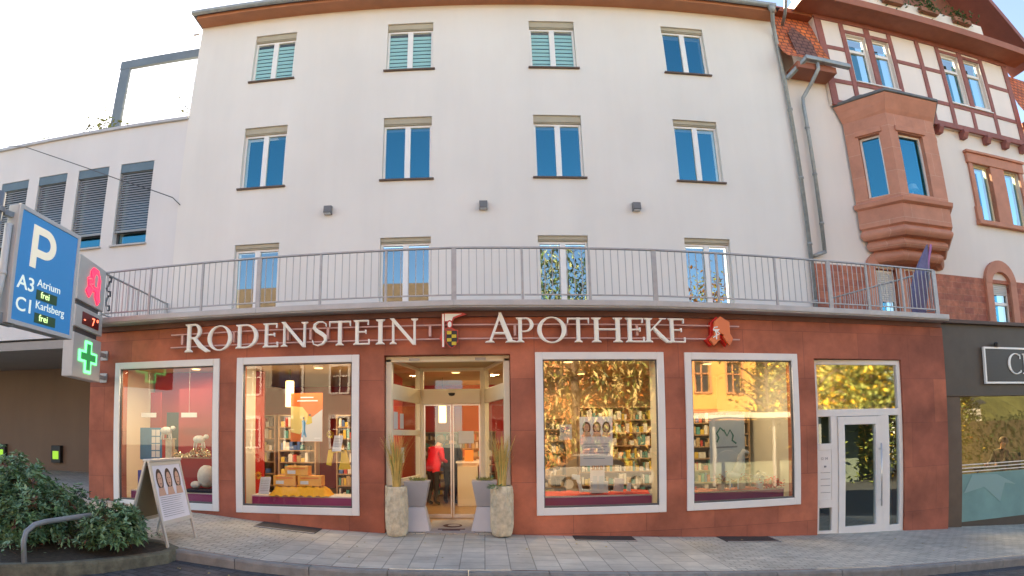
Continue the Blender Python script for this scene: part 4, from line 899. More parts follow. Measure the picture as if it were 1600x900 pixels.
for b in (3.155, 2.885):
    mb = MB(); PB(mb, .45, .86, b, b+.115, .009, .013); lp = mb.build('led_panel', GD, t)
    mb = MB(); text_mb(mb, 'frei', .11, lambda x, y, d: PP(.53+x, b+.03+y, .014+d), .003, sx=1.2); mb.build('led_text', GT, lp)
POLE = mat('blue_grey_pole', (.22, .25, .28), .5, var=.2, vs_=5, metal=.2)
mb = MB(); mb.tube([(-5.24, 5.08, -.1), (-5.24, 5.08, 4.22)], .085, 18); mb.build('pole', POLE, t, smooth=True)
mb = MB(); mb.bar((-5.24, 5.08, 4.02), (-5.16, 5.42, 4.02), .07, .06); mb.tube([(-5.24, 5.08, 3.99), (-5.24, 5.08, 4.05)], .105, 18); mb.build('bracket', POLE, t)
mb = MB(); mb.bar((-5.24, 5.08, 2.86), (-5.16, 5.45, 2.84), .10, .12); mb.build('bracket', POLE, t)
mb = MB(); mb.tube([(-5.17, 5.24, 3.9), (-5.17, 5.24, 3.35), (-5.17, 5.22, 3.2), (-5.2, 5.18, 2.95)], [.045, .045, .045, .06], 12); mb.tube([(-5.17, 5.24, 3.32), (-5.17, 5.24, 3.36)], .052); mb.build('cable_conduit', mat('conduit_white', (.6, .62, .62), .4), t, smooth=True)

# ============================================================ PHARMACY LIGHT BOXES
A1, B1 = Vector((-6.97, 8.78)), Vector((-7.22, 9.95)); e1 = (B1-A1).normalized(); n1_ = Vector((e1.y, -e1.x)); L1 = (B1-A1).length
PL = lambda a, b, d: (A1.x+e1.x*a+n1_.x*d, A1.y+e1.y*a+n1_.y*d, b)
def LB(mb, a0, a1, b0, b1, d0, d1): mb.prism([(a0, b0), (a1, b0), (a1, b1), (a0, b1)], d0, d1, PL)
GREY = mat('light_box_grey', (.50, .50, .48), .45, var=.06)
t = thing('pharmacy_light_box', 'grey projecting pharmacy sign stack with red A, red digital display and green cross', 'sign', (-7.1, 9.3, 2.6))
NR = mat('neon_red', (.8, .02, .06), .4, emit=(1, .02, .08), es=.45); NG = mat('neon_green', (.02, .7, .25), .4, emit=(.02, .9, .3), es=.55); DG = mat('cross_dark_green', (.0, .16, .06), .5, emit=(.0, .3, .1), es=.12); DR = mat('display_dark', (.16, .01, .01), .4)
for (b0, b1, nm) in ((3.93, 4.72, 'upper_box'), (3.46, 3.84, 'display_box'), (2.60, 3.36, 'lower_box')):
    mb = MB(); LB(mb, 0, L1, b0, b1, -.1, .1); mb.build(nm, GREY, t, bevel=.015)
mb = MB(); LB(mb, .12, L1-.12, 3.84, 3.93, -.04, .04); LB(mb, .12, L1-.12, 3.36, 3.46, -.04, .04); mb.build('spacer', STEELD, t)
GA2 = [(.42, 1.0), (.75, 1.0), (.96, .72), (.93, .26), (1.0, .06), (.86, -.1), (.66, .12), (.66, .28), (.46, .28), (.42, .22), (.26, .02), (.02, .18), (.18, .36), (.10, .60), (.28, .68), (.28, .86)]
mb = MB(); mb.prism([(.30+a*.64, 4.04+b*.58) for a, b in GA2], .101, .125, PL); ra = mb.build('red_letter_a', NR, t)
mb = MB(); mb.prism([(.30+a*.64, 4.04+b*.58) for a, b in [(.52, .42), (.72, .42), (.74, .80), (.60, .84), (.50, .76)]], .126, .130, PL); mb.build('letter_counter', mat('pale_pink', (.75, .45, .45), .4), ra)
mb = MB(); mb.prism(strip([(.30+.08*.64, 4.04+.55*.58), (.30+.3*.64, 4.04+.62*.58), (.30+.44*.64, 4.04+.48*.58), (.30+.2*.64, 4.04+.42*.58), (.30+.44*.64, 4.04+.34*.58)], .022), .126, .131, PL); mb.build('snake', mat('pale_pink', (.75, .45, .45), .4), ra)
mb = MB(); LB(mb, .28, 1.0, 3.54, 3.76, .101, .11); dd = mb.build('display', DR, t)
for s_, a in (('-', .33), ('7', .68), ('°', .88)):
    mb = MB(); text_mb(mb, s_, .20, lambda x, y, d: PL(a+x, 3.58+y, .111+d), .004, sx=1.3); mb.build('digit', mat('led_red', (.9, .1, .08), .4, emit=(1, .15, .1), es=.8), dd)
def cross(cx, cz, r, w_, sx): return [(cx+a*sx, cz+b) for a, b in [(-w_, r), (w_, r), (w_, w_), (r, w_), (r, -w_), (w_, -w_), (w_, -r), (-w_, -r), (-w_, -w_), (-r, -w_), (-r, w_), (-w_, w_)]]
mb = MB(); mb.prism(cross(.60, 2.99, .285, .10, 1.35), .101, .12, PL); cr = mb.build('green_cross', NG, t)
mb = MB(); mb.prism(cross(.60, 2.99, .235, .062, 1.35), .121, .126, PL); mb.build('cross_field', DG, cr)
for z in (3.15, 2.72):
    mb = MB(); mb.bar(PL(L1, z, 0), (-7.3, 10.40, z), .07, .07); mb.box(-7.38, -7.22, 10.33, 10.37, z-.09, z+.09); mb.build('wall_bracket', STEEL, t)

# ============================================================ SANDWICH BOARD
t = thing('sandwich_board', 'white A frame pavement sign with a poster of three women standing beside the shrubs', 'sign', (-4.45, 7.9, .13))
def slope(x0, x1, z0, z1, d=0):
    def P(a, b, dd): k = (b-z0)/(z1-z0); return (x0+(x1-x0)*k+dd, 7.40+a*.88, b)
    return P
Pf = slope(-4.20, -4.47, .12, 1.27); Pk = slope(-4.86, -4.52, .14, 1.27)
FR = mat('snap_frame', (.60, .58, .52), .35, metal=.2); PO = mat('poster_lilac_white', (.80, .77, .82), .5, var=.03)
def frame_side(Pq, sgn, board):
    mb = MB()
    for q in ((0, .05, .12, 1.27), (.95, 1, .12, 1.27), (.05, .95, 1.21, 1.27), (.05, .95, .42, .47)): mb.prism([(q[0], q[2]), (q[1], q[2]), (q[1], q[3]), (q[0], q[3])], -.015, .015, Pq)
    mb.build('frame', FR, t)
    mb = MB(); mb.prism([(.05, .47), (.95, .47), (.95, 1.21), (.05, 1.21)], -.006, .006, Pq); return mb.build('panel', board, t)
pn = frame_side(Pf, 1, PO); frame_side(Pk, -1, mat('hardboard_olive', (.24, .22, .15), .8))
mb = MB(); mb.box(-4.56, -4.43, 7.40, 8.28, 1.262, 1.30); mb.build('hinge_cap', FR, t, bevel=.01)
HAIR = mat('hair_brown', (.07, .035, .025), .6, var=.3, vs_=20); SKIN = mat('skin', (.66, .38, .28), .5, var=.06, vs_=10)
def portrait(par, cx, cz, s, P, k=0):
    el = lambda a, b, ra_, rb_: [(a+ra_*math.cos(2*math.pi*i/18), b+rb_*math.sin(2*math.pi*i/18)) for i in range(18)]
    for nm, pl, d0, m_ in (('printed_hair', el(cx, cz-.05*s, .38*s, .55*s), .001, HAIR), ('printed_shoulders', [(cx-.42*s, cz-.85*s), (cx+.42*s, cz-.85*s), (cx+.3*s, cz-.45*s), (cx-.3*s, cz-.45*s)], .0015, SKIN), ('printed_face', el(cx, cz-.06*s, .25*s, .37*s), .003, SKIN)):
        mb = MB(); mb.prism(pl, d0, d0+.001, P); mb.build(nm, m_, par)
    mb = MB(); 
    for a in (-.11, .11): mb = MB(); mb.prism(el(cx+a*s, cz+.02*s, .045*s, .022*s), .0045, .005, P); mb.build('printed_eye', mat('print_dark_red', (.18, .05, .045), .6), par)
    mb = MB(); mb.prism([(cx-.1*s, cz-.24*s), (cx+.1*s, cz-.24*s), (cx+.06*s, cz-.28*s), (cx-.06*s, cz-.28*s)], .0045, .005, P); mb.build('printed_mouth', mat('print_dark_red', (.18, .05, .045), .6), par)
Pf2 = lambda a, b, d: Pf(a, b, .007+d)
for a in (.22, .50, .78): portrait(pn, a, 1.03, .27, Pf2)
mb = MB()
for i in range(11): z = .80-.028*i; mb.prism([(.12, z), (.12+(.76 if i % 4 else .5)*random.uniform(.7, 1), z), (.8, z+.004), (.12, z+.007)][:4], .001, .002, Pf2)
mb.build('printed_lines', mat('print_grey', (.25, .25, .27), .6), pn)

# ============================================================ BENT STEEL BARRIER AND SHRUBS
t = thing('hoop_barrier', 'low bent grey steel tube barrier at the edge of the planting bed', 'barrier', (-5.0, 5.9, .1))
mb = MB(); p = [(-5.03, 5.56, .02), (-5.04, 5.58, .42), (-5.03, 5.62, .53), (-4.99, 5.72, .60), (-4.95, 5.85, .62), (-4.90, 6.3, .62), (-4.86, 6.62, .62), (-4.85, 6.74, .58), (-4.84, 6.80, .48), (-4.84, 6.82, .05)]
mb.tube(p, .032, 14); mb.build('bent_tube', mat('grey_tube', (.24, .26, .27), .45, var=.15, vs_=8, metal=.2), t, smooth=True)
mb = MB(); mb.lathe([(.07, 0), (.07, .02), (.035, .03)], (-5.03, 5.56, .14), 14); mb.build('foot_collar', STEEL, t)
LG = [mat('shrub_leaf_dark', (.08, .17, .08), .45, var=.35, vs_=6), mat('shrub_leaf_mid', (.16, .30, .14), .45, var=.3, vs_=6), mat('shrub_leaf_light', (.27, .43, .25), .5, var=.3, vs_=6), mat('shrub_leaf_rust', (.16, .06, .03), .6, var=.3, vs_=6)]
def shrub(lab, c, rad, n, seed, llen=.085):
    random.seed(seed); t = thing('shrub', lab, 'shrub', (c[0], c[1], gz(c[0], c[1])+.08), 'shrubs in the planting bed')
    mb = MB(); st = MB(); base = Vector((c[0], c[1], gz(c[0], c[1])+.08))
    for _ in range(n):
        th = random.uniform(0, 2*math.pi); ph_ = math.acos(random.uniform(-.15, 1)); rr_ = random.uniform(.35, 1)**.55*(1+.14*math.sin(3*th+seed)+.10*math.sin(7*th+2*ph_))
        d = Vector((math.sin(ph_)*math.cos(th), math.sin(ph_)*math.sin(th), math.cos(ph_)))
        q = Vector((c[0]+d.x*rad[0]*rr_, c[1]+d.y*rad[1]*rr_, c[2]+d.z*rad[2]*rr_))
        if q.z < base.z+.05: continue
        axis = (d+Vector((random.gauss(0, .35), random.gauss(0, .35), .5+random.gauss(0, .25)))).normalized()
        s = axis.cross(Vector((.3, .2, 1))).normalized(); u = s.cross(axis); k = random.randint(6, 9); hue = random.random()
        mb.mi = 2 if hue > .86 else (1 if hue > .42 else (3 if hue < .03 else 0))
        for j in range(k):
            a = 2*math.pi*j/k+random.uniform(-.3, .3); dl = (axis*random.uniform(.15, .75)+(s*math.cos(a)+u*math.sin(a))).normalized(); dl.z -= .12
            leaf(mb, q, dl, llen*random.uniform(.7, 1.25), .40)
        if random.random() < .30:
            mid = base.lerp(q, .5)+Vector((random.uniform(-.06, .06), random.uniform(-.06, .06), .05)); st.tube([base+Vector((random.uniform(-.1, .1), random.uniform(-.1, .1), 0)), mid, q], [.012, .008, .004], 4, cap=False)
    mb.build('foliage', LG, t); st.build('stem', STEM, t)
shrub('big dark evergreen shrub filling the left end of the planting bed', (-6.45, 6.7, .55), (1.0, 1.0, .76), 1250, 3, .10)
shrub('mid sized shrub right in front of the big one, behind the bent barrier post', (-5.55, 6.35, .42), (.55, .6, .56), 560, 5, .09)
shrub('low spreading shrub nearest the sandwich board', (-4.66, 6.85, .30), (.42, .55, .46), 500, 9, .085)
shrub('sparse dark shrub at the back of the bed before the passage', (-6.2, 7.75, .40), (.7, .45, .45), 380, 12)
random.seed(21); mb = MB(); mb.mi = 0
for _ in range(900):
    x = random.uniform(-6.9, -4.3); y = random.uniform(5.2, 7.5)
    if x*1.0 + 4.2 > -.42*(7.3-y)-.05: continue
    mb.mi = random.choice((0, 1, 1, 2, 3)); leaf(mb, Vector((x, y, gz(x, y)+.10+random.uniform(0, .10))), Vector((random.gauss(0, 1), random.gauss(0, 1), random.uniform(.0, .9))).normalized(), random.uniform(.04, .10), .35)
o = mb.build('ground_cover', LG); o['kind'] = 'stuff'
mb = MB(); 
for _ in range(46):
    x = random.uniform(-5.5, 8); y = random.choice((random.uniform(6.9, 7.3), random.uniform(7.5, 9.8))); z = gz(x, y)+(.008 if y > 7.45 else -.118)
    leaf(mb, Vector((x, y, z)), Vector((random.gauss(0, 1), random.gauss(0, 1), .05)).normalized(), random.uniform(.03, .06), .6)
o = mb.build('fallen_leaves', mat('yellow_leaf', (.45, .36, .14), .7)); o['kind'] = 'stuff'

# ============================================================ PLANTERS, MAT, GRATES
LOG = mat('driftwood_chip', (.62, .53, .38), .85, var=.30, vs_=9, bump=.8, bs=30)
BL1 = mat('dry_grass', (.70, .47, .14), .7, var=.3, vs_=3); BL2 = mat('green_grass_blade', (.32, .34, .10), .6, var=.3, vs_=3)
def blades(mb, c, n, h, spread, seed, top=1.0):
    random.seed(seed)
    for _ in range(n):
        a = random.uniform(0, 2*math.pi); r0 = random.uniform(0, .07); p0 = Vector((c[0]+r0*math.cos(a), c[1]+r0*math.sin(a), c[2])); L = h*random.uniform(.45, 1); s = spread*random.uniform(.1, 1)*L
        d = Vector((math.cos(a), math.sin(a), 0)); sd = Vector((-d.y, d.x, 0)); V = []; F = []; mb.mi = random.choice((0, 0, 0, 0, 1)); ww = random.uniform(.005, .011)
        for i in range(6):
            f = i/5; q = p0+d*s*f*f+Vector((0, 0, L*(f-.12*f**3*random.uniform(.5, 1.5)))); w_ = ww*(1-f*.85); V += [tuple(q-sd*w_), tuple(q+sd*w_)]
        mb._a(V, [(2*i, 2*i+1, 2*i+3, 2*i+2) for i in range(5)])
for k, (x, lab) in enumerate(((-1.43, 'chipped driftwood cylinder planter with tall dry grass, left of the entrance'), (.28, 'chipped driftwood cylinder planter with tall dry grass, right of the entrance'))):
    t = thing('cylinder_planter', lab, 'planter', (x, 9.82, 0), 'driftwood planters at the entrance')
    random.seed(k+4); mb = MB(); n = 40; V = []; zs = [0, .04, .12, .2, .3, .4, .5, .6, .7, .78, .81]
    rads = [.145, .165, .18, .185, .187, .186, .184, .181, .178, .176, .172]
    for i, z in enumerate(zs):
        for j in range(n): a = 2*math.pi*j/n; q = rads[i]+random.uniform(-.006, .007); V.append((x+q*math.cos(a), 9.80+q*math.sin(a), z+random.uniform(-.012, .012)*(0 < i < 10)))
    F = [(i*n+j, i*n+(j+1) % n, (i+1)*n+(j+1) % n, (i+1)*n+j) for i in range(len(zs)-1) for j in range(n)] + [tuple(range(n))[::-1]]
    mb._a(V, F); mb.build('body', LOG, t)
    mb = MB()
    for j in range(190):   # raised vertical chips
        a = random.uniform(0, 2*math.pi); z = random.uniform(.04, .70); h = random.uniform(.05, .14); q = .181+random.uniform(0, .004)
        if z < .1: q -= .014
        mb.obox((x+q*math.cos(a), 9.80+q*math.sin(a), z+h/2), (random.uniform(.010, .022), .012, h), a+math.pi/2)
    mb.build('wood_chips', LOG, t)
    mb = MB(); mb.lathe([(.01, .765), (.168, .77)], (x, 9.80, 0), 20); mb.build('soil', SOIL, t)
    mb = MB(); blades(mb, (x, 9.8, .75), 260, 1.05, .30, 31+k); mb.build('grass', [BL1, BL2], t)
    if k == 1:
        mb = MB(); random.seed(3)
        for _ in range(46): a = random.uniform(0, 6.28); leaf(mb, Vector((x-.10+.08*math.cos(a), 9.74+.08*math.sin(a), .80)), Vector((math.cos(a), math.sin(a), random.uniform(-.4, .9))).normalized(), .09, .3)
        mb.build('ivy', LG[1], t)
for x, lab in ((-1.13, 'grey hourglass shaped planter left of the sliding doors'), (.0, 'grey hourglass shaped planter right of the sliding doors')):
    x += -.02 if x < -.5 else .0
    t = thing('hourglass_planter', lab, 'planter', (x, 10.35, 0), 'hourglass planters at the entrance')
    mb = MB()
    def sec(w_, z): return [(x-w_, 10.35-w_, z), (x+w_, 10.35-w_, z), (x+w_, 10.35+w_, z), (x-w_, 10.35+w_, z)]
    mb.hexa(sec(.23, .01)+sec(.135, .42)); mb.build('lower_body', mat('planter_grey_light', (.60, .59, .60), .5, var=.05), t, bevel=.008)
    mb = MB(); mb.hexa(sec(.135, .424)+sec(.215, .86)); mb.build('upper_body', mat('planter_grey', (.42, .41, .42), .5, var=.06), t, bevel=.008)
    mb = MB(); random.seed(8)
    for _ in range(60): a = random.uniform(0, 6.28); leaf(mb, Vector((x+random.uniform(-.12, .12), 10.35+random.uniform(-.12, .12), .85)), Vector((math.cos(a), math.sin(a), random.uniform(.2, 1.4))).normalized(), .10, .2)
    mb.build('plant', BL2, t)
t = thing('doormat', 'light grey logo doormat before the sliding entrance doors', 'doormat', (-.56, 10.6, .02))
mb = MB(); mb.hexa([(-.98, 9.99, .006), (-.16, 9.99, .006), (-.16, 11.45, .012), (-.98, 11.45, .012), (-.98, 9.99, .02), (-.16, 9.99, .02), (-.16, 11.45, .026), (-.98, 11.45, .026)]); mb.build('mat', mat('mat_grey', (.36, .35, .36), .9, var=.1, vs_=20), t)
mb = MB(); mb.prism([(-.57+.17*math.cos(a), 10.75+.22*math.sin(a)) for a in np.linspace(0, 6.28, 24)[:-1]], .027, .029, lambda a, b, d: (a, b, d)); lg_ = mb.build('mat_logo', mat('mat_print', (.10, .05, .05), .9), t)
mb = MB(); mb.prism([(-.55+.11*math.cos(a), 10.77+.13*math.sin(a)) for a in np.linspace(0, 6.28, 20)[:-1]], .030, .031, lambda a, b, d: (a, b, d)); mb.build('mat_logo_centre', mat('mat_grey', (.36, .35, .36), .9), lg_)
mb = MB(); mb.bar((-.80, 10.34, .024), (-.34, 10.34, .024), .06, .012); mb.bar((-.72, 10.22, .024), (-.42, 10.22, .024), .04, .012); mb.build('mat_lettering', mat('mat_print', (.10, .05, .05), .9), t)
GRT = mat('grate_dark', (.035, .036, .038), .7, var=.3, vs_=12, bump=.5)
for (x0, x1), lab in (((-3.80, -2.75), 'dark cellar grating in the pavement below the second shop window from the left'), ((1.45, 2.45), 'dark cellar grating in the pavement below the window left of the apothecary emblem'), ((4.0, 4.98), 'dark cellar grating in the pavement nearest the side door')):
    z = lambda x, y: gz(x, y)+.012
    t = thing('cellar_grate', lab, 'grate', ((x0+x1)/2, 9.7, gz((x0+x1)/2)), 'cellar gratings along the shop wall'); mb = MB()
    y0, y1 = 9.56, yW(x0)-.02; mb.hexa([(x0, y0, z(x0, y0)-.02), (x1, y0, z(x1, y0)-.02), (x1, y1, z(x1, y1)-.02), (x0, y1, z(x0, y1)-.02), (x0, y0, z(x0, y0)), (x1, y0, z(x1, y0)), (x1, y1, z(x1, y1)), (x0, y1, z(x0, y1))]); mb.build('plate', GRT, t)
    mb = MB(); mb.bar((x0, y0, z(x0, y0)), (x1, y0, z(x1, y0)), .02, .012); mb.build('rim', STEEL, t)

# ============================================================ SHOP INTERIOR
def area(name, loc, e, sz, col=(1, .80, .55), rot=(0, 0, 0), sy=None):
    l = bpy.data.lights.new(name, 'AREA'); l.energy = e; l.size = sz; l.color = col
    if sy: l.shape = 'RECTANGLE'; l.size_y = sy
    o = bpy.data.objects.new(name, l); COL.objects.link(o); o.location = loc; o.rotation_euler = rot; return o
GLOW = mat('lamp_glow', (1, .85, .6), .5, emit=(1, .74, .38), es=.5)
k = 0
spots = [(-5.9, 11.6, 'ceiling spotlight over the leftmost display window'), (-3.3, 11.8, 'ceiling spotlight over the window with the orange poster'), (1.6, 11.3, 'front ceiling spotlight over the window left of the apothecary emblem'), (4.5, 11.7, 'ceiling spotlight over the display window nearest the side door'), (-.6, 13.0, 'ceiling spotlight straight behind the entrance doors'), (2.2, 13.5, 'rear ceiling spotlight in the middle of the shop')]
for x, y, lab in spots:
    t = thing('ceiling_spot', lab, 'lamp', (x, y, 3.0), 'round ceiling spotlights in the shop')
    mb = MB(); mb.lathe([(.10, 0), (.11, .03), (.11, .05)], (x, y, 2.995), 18); mb.build('ring', FRAME, t)
    mb = MB(); mb.lathe([(.01, -.004), (.085, -.004), (.085, 0)], (x, y, 2.99), 18); mb.build('bulb', GLOW, t)
    area('spot_light', (x, y, 2.95), 8, .35)
for x, y, z0, z1, lab in ((-4.10, 12.4, 2.25, 2.80, 'tall cylindrical pendant lamp glowing beside the orange poster'), (-1.0, 14.6, 1.95, 2.45, 'cylindrical pendant lamp glowing behind the left sliding door'), (-2.55, 12.6, 2.3, 2.85, 'cylindrical pendant lamp at the right side of the orange poster window')):
    t = thing('pendant_lamp', lab, 'lamp', (x, y, z0), 'cylindrical pendant lamps'); mb = MB(); mb.lathe([(.085, 0), (.09, .03), (.09, z1-z0-.03), (.085, z1-z0)], (x, y, z0), 18); mb.build('shade', GLOW, t, smooth=True); mb = MB(); mb.tube([(x, y, z1), (x, y, 3.05)], .006, 5); mb.build('cord', BLACK, t)
# shelf units filled with small packages
PK = [mat('pack_white', (.65, .64, .6), .5), mat('pack_tan', (.42, .30, .17), .5), mat('pack_teal', (.06, .26, .25), .5), mat('pack_red', (.45, .05, .04), .5), mat('pack_yellow', (.6, .42, .08), .5), mat('pack_blue', (.06, .13, .34), .5), mat('pack_dark', (.06, .05, .05), .5)]
SHF = mat('shelf_wood', (.35, .22, .13), .5, var=.15)
def shelf(x0, x1, y, z1, lab, seed, z0=.012, rows=8, warm=(0, 0, 1, 1, 2, 3, 4, 5, 6)):
    random.seed(seed); t = thing('shelf_unit', lab, 'shelf', ((x0+x1)/2, y, z0), 'stocked shelf units in the shop')
    mb = MB(); mb.box(x0, x0+.03, y-.32, y, z0, z1); mb.box(x1-.03, x1, y-.32, y, z0, z1); mb.box(x0+.03, x1-.03, y-.02, y, z0, z1); mb.build('cabinet', SHF, t)
    for r in range(rows+1):
        z = z0+.02+(z1-z0-.05)*r/rows; mb = MB(); mb.box(x0+.03, x1-.03, y-.31, y-.021, z, z+.025); b = mb.build('shelf_board', SHF, t)
        if r == rows: continue
        mb = MB(); x = x0+.06; hmax = (z1-z0)/rows*.8
        while x < x1-.14:
            w_ = random.uniform(.03, .09); h = hmax*random.uniform(.4, 1)
            if random.random() > .1: mb.mi = random.choice(warm); mb.box(x, x+w_, y-.30, y-.14, z+.026, z+.026+h)
            x += w_+random.uniform(.004, .02)
        mb.build('packages', PK, b)
shelf(-7.3, -5.9, 14.9, 2.2, 'stocked shelf at the back behind the leftmost window', 1)
shelf(-4.45, -3.6, 13.0, 2.1, 'stocked shelf behind the left part of the orange poster window', 2)
shelf(-5.35, -4.55, 13.1, 2.1, 'stocked shelf at the far left behind the orange poster window', 11)
shelf(-3.2, -2.15, 13.2, 2.1, 'stocked shelf behind the right part of the orange poster window', 3)
shelf(-1.75, -.65, 16.6, 1.75, 'long stocked shelf behind the person in red', 4)
shelf(-.60, .3, 15.6, 1.75, 'stocked shelf behind the right sliding door', 5)
shelf(.8, 1.75, 13.0, 2.0, 'stocked shelf behind the small price notice window', 6, warm=(0, 1, 1, 4, 6))
shelf(1.95, 4.1, 12.7, 2.2, 'stocked shelf right of the three women poster', 7, warm=(0, 0, 1, 2, 4))
shelf(3.5, 5.8, 12.9, 2.1, 'wide stocked shelf in the display window room nearest the side door', 8)
t = thing('sales_counter', 'white sales counter with a small display behind the right sliding door', 'counter', (-.45, 14.2, 0))
mb = MB(); mb.box(-.62, -.15, 13.9, 14.5, .012, 1.0); mb.build('counter_body', mat('counter_cream', (.66, .58, .42), .5), t, bevel=.01)
mb = MB(); mb.box(-.65, -.12, 13.87, 14.53, 1.002, 1.04); mb.build('counter_top', FRAME, t)
mb = MB(); mb.box(-.45, -.25, 13.95, 14.05, 1.042, 1.30); one('display_box', mb, mat('display_orange', (.75, .2, .03), .5), 'orange display box on the white sales counter', 'box')
for (a, b) in SW:   # added fill lights without fixtures, brightening posters and goods near the glass
    area('added_display_fill', ((a+b)/2, yW((a+b)/2)+.13, 2.82), 3.2, b-a-.4, (1, .9, .75), (R(25), 0, 0), .05)
# notices on the doors
for (x0, x1, z0, z1, y, lab) in ((-.50, -.20, 1.48, 1.72, YD-.012, 'white notice taped to the right sliding door'),):
    mb = MB(); mb.box(x0, x1, y-.004, y, z0, z1); o = one('notice', mb, mat('paper', (.70, .72, .68), .6), lab, 'notice')
for (a, b, z0, z1, lab) in ((.1, .3, 1.75, 2.05, 'pale notice in the upper left side glass of the entrance'), (.42, .60, 1.76, 2.03, 'small double notice beside the pale one in the left side glass'), (.45, .62, 1.15, 1.42, 'notice in the lower left side glass of the entrance')):
    t0, t1 = a/1.6, b/1.6; P = lambda f: (-1.60+.34*f+.02, 10.28+1.57*f)
    mb = MB(); p, q = P(t0), P(t1); mb.hexa([(p[0], p[1], z0), (q[0], q[1], z0), (q[0]+.004, q[1], z0), (p[0]+.004, p[1], z0), (p[0], p[1], z1), (q[0], q[1], z1), (q[0]+.004, q[1], z1), (p[0]+.004, p[1], z1)]); one('notice', mb, mat('paper', (.70, .72, .68), .6), lab, 'notice')

# ---- window 1 display
mb = MB(); mb.box(-7.45, -4.75, 12.6, 12.66, .012, 3.04); one('red_partition', mb, mat('banner_red', (.36, .008, .008), .6), 'tall red partition wall inside behind the leftmost display window', 'partition')
def board(name, x0, x1, z0, z1, y, m, lab, cat, th=.012, group=None):
    mb = MB(); mb.box(x0, x1, y, y+th, z0, z1); return one(name, mb, m, lab, cat, group)
board('red_banner', -5.98, -5.25, .6, 2.55, 11.05, mat('banner_red', (.36, .008, .008), .6), 'wide bright red banner hanging in the leftmost window', 'banner')
board('red_banner', -6.75, -6.50, 1.4, 2.5, 11.25, mat('banner_red', (.36, .008, .008), .6), 'narrow red banner hanging at the left of the leftmost window', 'banner')
board('dark_screen', -6.45, -6.02, .9, 2.1, 11.4, mat('screen_olive', (.05, .055, .05), .5), 'dark panel between the two red banners', 'panel')
t = thing('blue_poster', 'blue poster board with a column of white product pictures in the leftmost window', 'poster', (-6.55, 10.95, 1.15))
mb = MB(); mb.box(-6.80, -6.30, 10.95, 10.965, 1.15, 1.78); mb.build('board', mat('poster_blue', (.02, .16, .30), .5, var=.2), t)
for i in range(8):
    mb = MB(); x = -6.53+.10*(i % 2); z = 1.20+.14*(i//2); mb.box(x, x+.085, 10.945, 10.949, z, z+.12); mb.build('product_picture', PK[0], t)
for x0, x1, lab in ((-6.72, -6.38, 'left of two white hanging label strips in the leftmost window'), (-5.82, -5.48, 'right of two white hanging label strips in the leftmost window')):
    t = thing('label_strip', lab, 'sign', ((x0+x1)/2, 10.85, 1.98)); mb = MB(); mb.box(x0, x1, 10.85, 10.86, 1.98, 2.07); mb.build('strip', PK[0], t); mb = MB(); mb.tube([((x0+x1)/2, 10.855, 2.07), ((x0+x1)/2, 10.855, 3.04)], .003, 4); mb.build('string', PK[0], t)
PLUSH = mat('white_plush', (.66, .62, .54), .9, var=.12, vs_=14, bump=.5, bs=60)
for cx, cz, lab in ((-6.12, 1.72, 'white toy lamb hanging left of the wide red banner'), (-5.40, 1.56, 'white toy lamb hanging at the right edge of the leftmost window')):
    t = thing('toy_lamb', lab, 'toy', (cx, 10.8, cz), 'toy lambs in the leftmost window'); mb = MB(); mb.ball((cx, 10.8, cz), .085, sq=(1.5, .9, .9)); mb.build('body', PLUSH, t, smooth=True)
    mb = MB(); mb.ball((cx+.15, 10.8, cz+.05), .045, sq=(1.2, .9, 1)); mb.build('head', PLUSH, t, smooth=True)
    for dx in (-.09, -.05, .06, .10): mb = MB(); mb.tube([(cx+dx, 10.8, cz-.05), (cx+dx*1.25, 10.8, cz-.17)], [.018, .012], 6); mb.build('leg', PLUSH, t)
t = thing('drift_column', 'rough grey wooden display column in the leftmost window', 'column', (-6.13, 10.98, .57)); mb = MB(); mb.box(-6.2, -6.06, 10.92, 11.05, .57, 1.55); mb.build('post', LOG, t); mb = MB(); mb.box(-6.22, -6.04, 10.9, 11.07, 1.552, 1.575); mb.build('cap', LOG, t)
random.seed(2); t = thing('glitter_garland', 'glittering cream garland on a ledge in the leftmost window', 'decoration', (-5.6, 10.9, 1.25)); mb = MB()
for _ in range(260): x = random.uniform(-5.97, -5.2); z = 1.22+random.random()*.22*(.6+.4*math.sin(x*9)); s = random.uniform(.012, .03); mb.obox((x, 10.88+random.uniform(-.05, .05), z), (s, s, s), random.uniform(0, 3), random.uniform(0, 3))
mb.build('tinsel', mat('tinsel_gold', (.85, .70, .42), .2, metal=.5), t); mb = MB(); mb.box(-6.0, -5.18, 10.8, 10.98, 1.195, 1.215); mb.build('ledge', SHF, t)
t = thing('garden_swan', 'round white figure on a dark cloth at the bottom right of the leftmost window', 'figure', (-5.28, 10.8, .6)); mb = MB(); mb.ball((-5.25, 10.82, .86), .19, sq=(1, .8, 1.15)); mb.build('body', PLUSH, t, smooth=True); mb = MB(); mb.ball((-5.45, 10.75, .70), .08, sq=(1.3, 1, .9)); mb.build('head', PLUSH, t, smooth=True)
mb = MB(); mb.box(-5.65, -4.9, 10.55, 10.95, .567, .62); one('dark_cloth', mb, mat('navy_cloth', (.012, .014, .03), .9), 'navy cloth under the round white figure', 'cloth', bevel=.02)
mb = MB(); mb.box(-6.70, -6.30, 10.7, 10.9, .567, .95); one('blue_box', mb, mat('carton_blue', (.02, .04, .30), .5), 'blue carton behind the sandwich board in the leftmost window', 'box', bevel=.005)
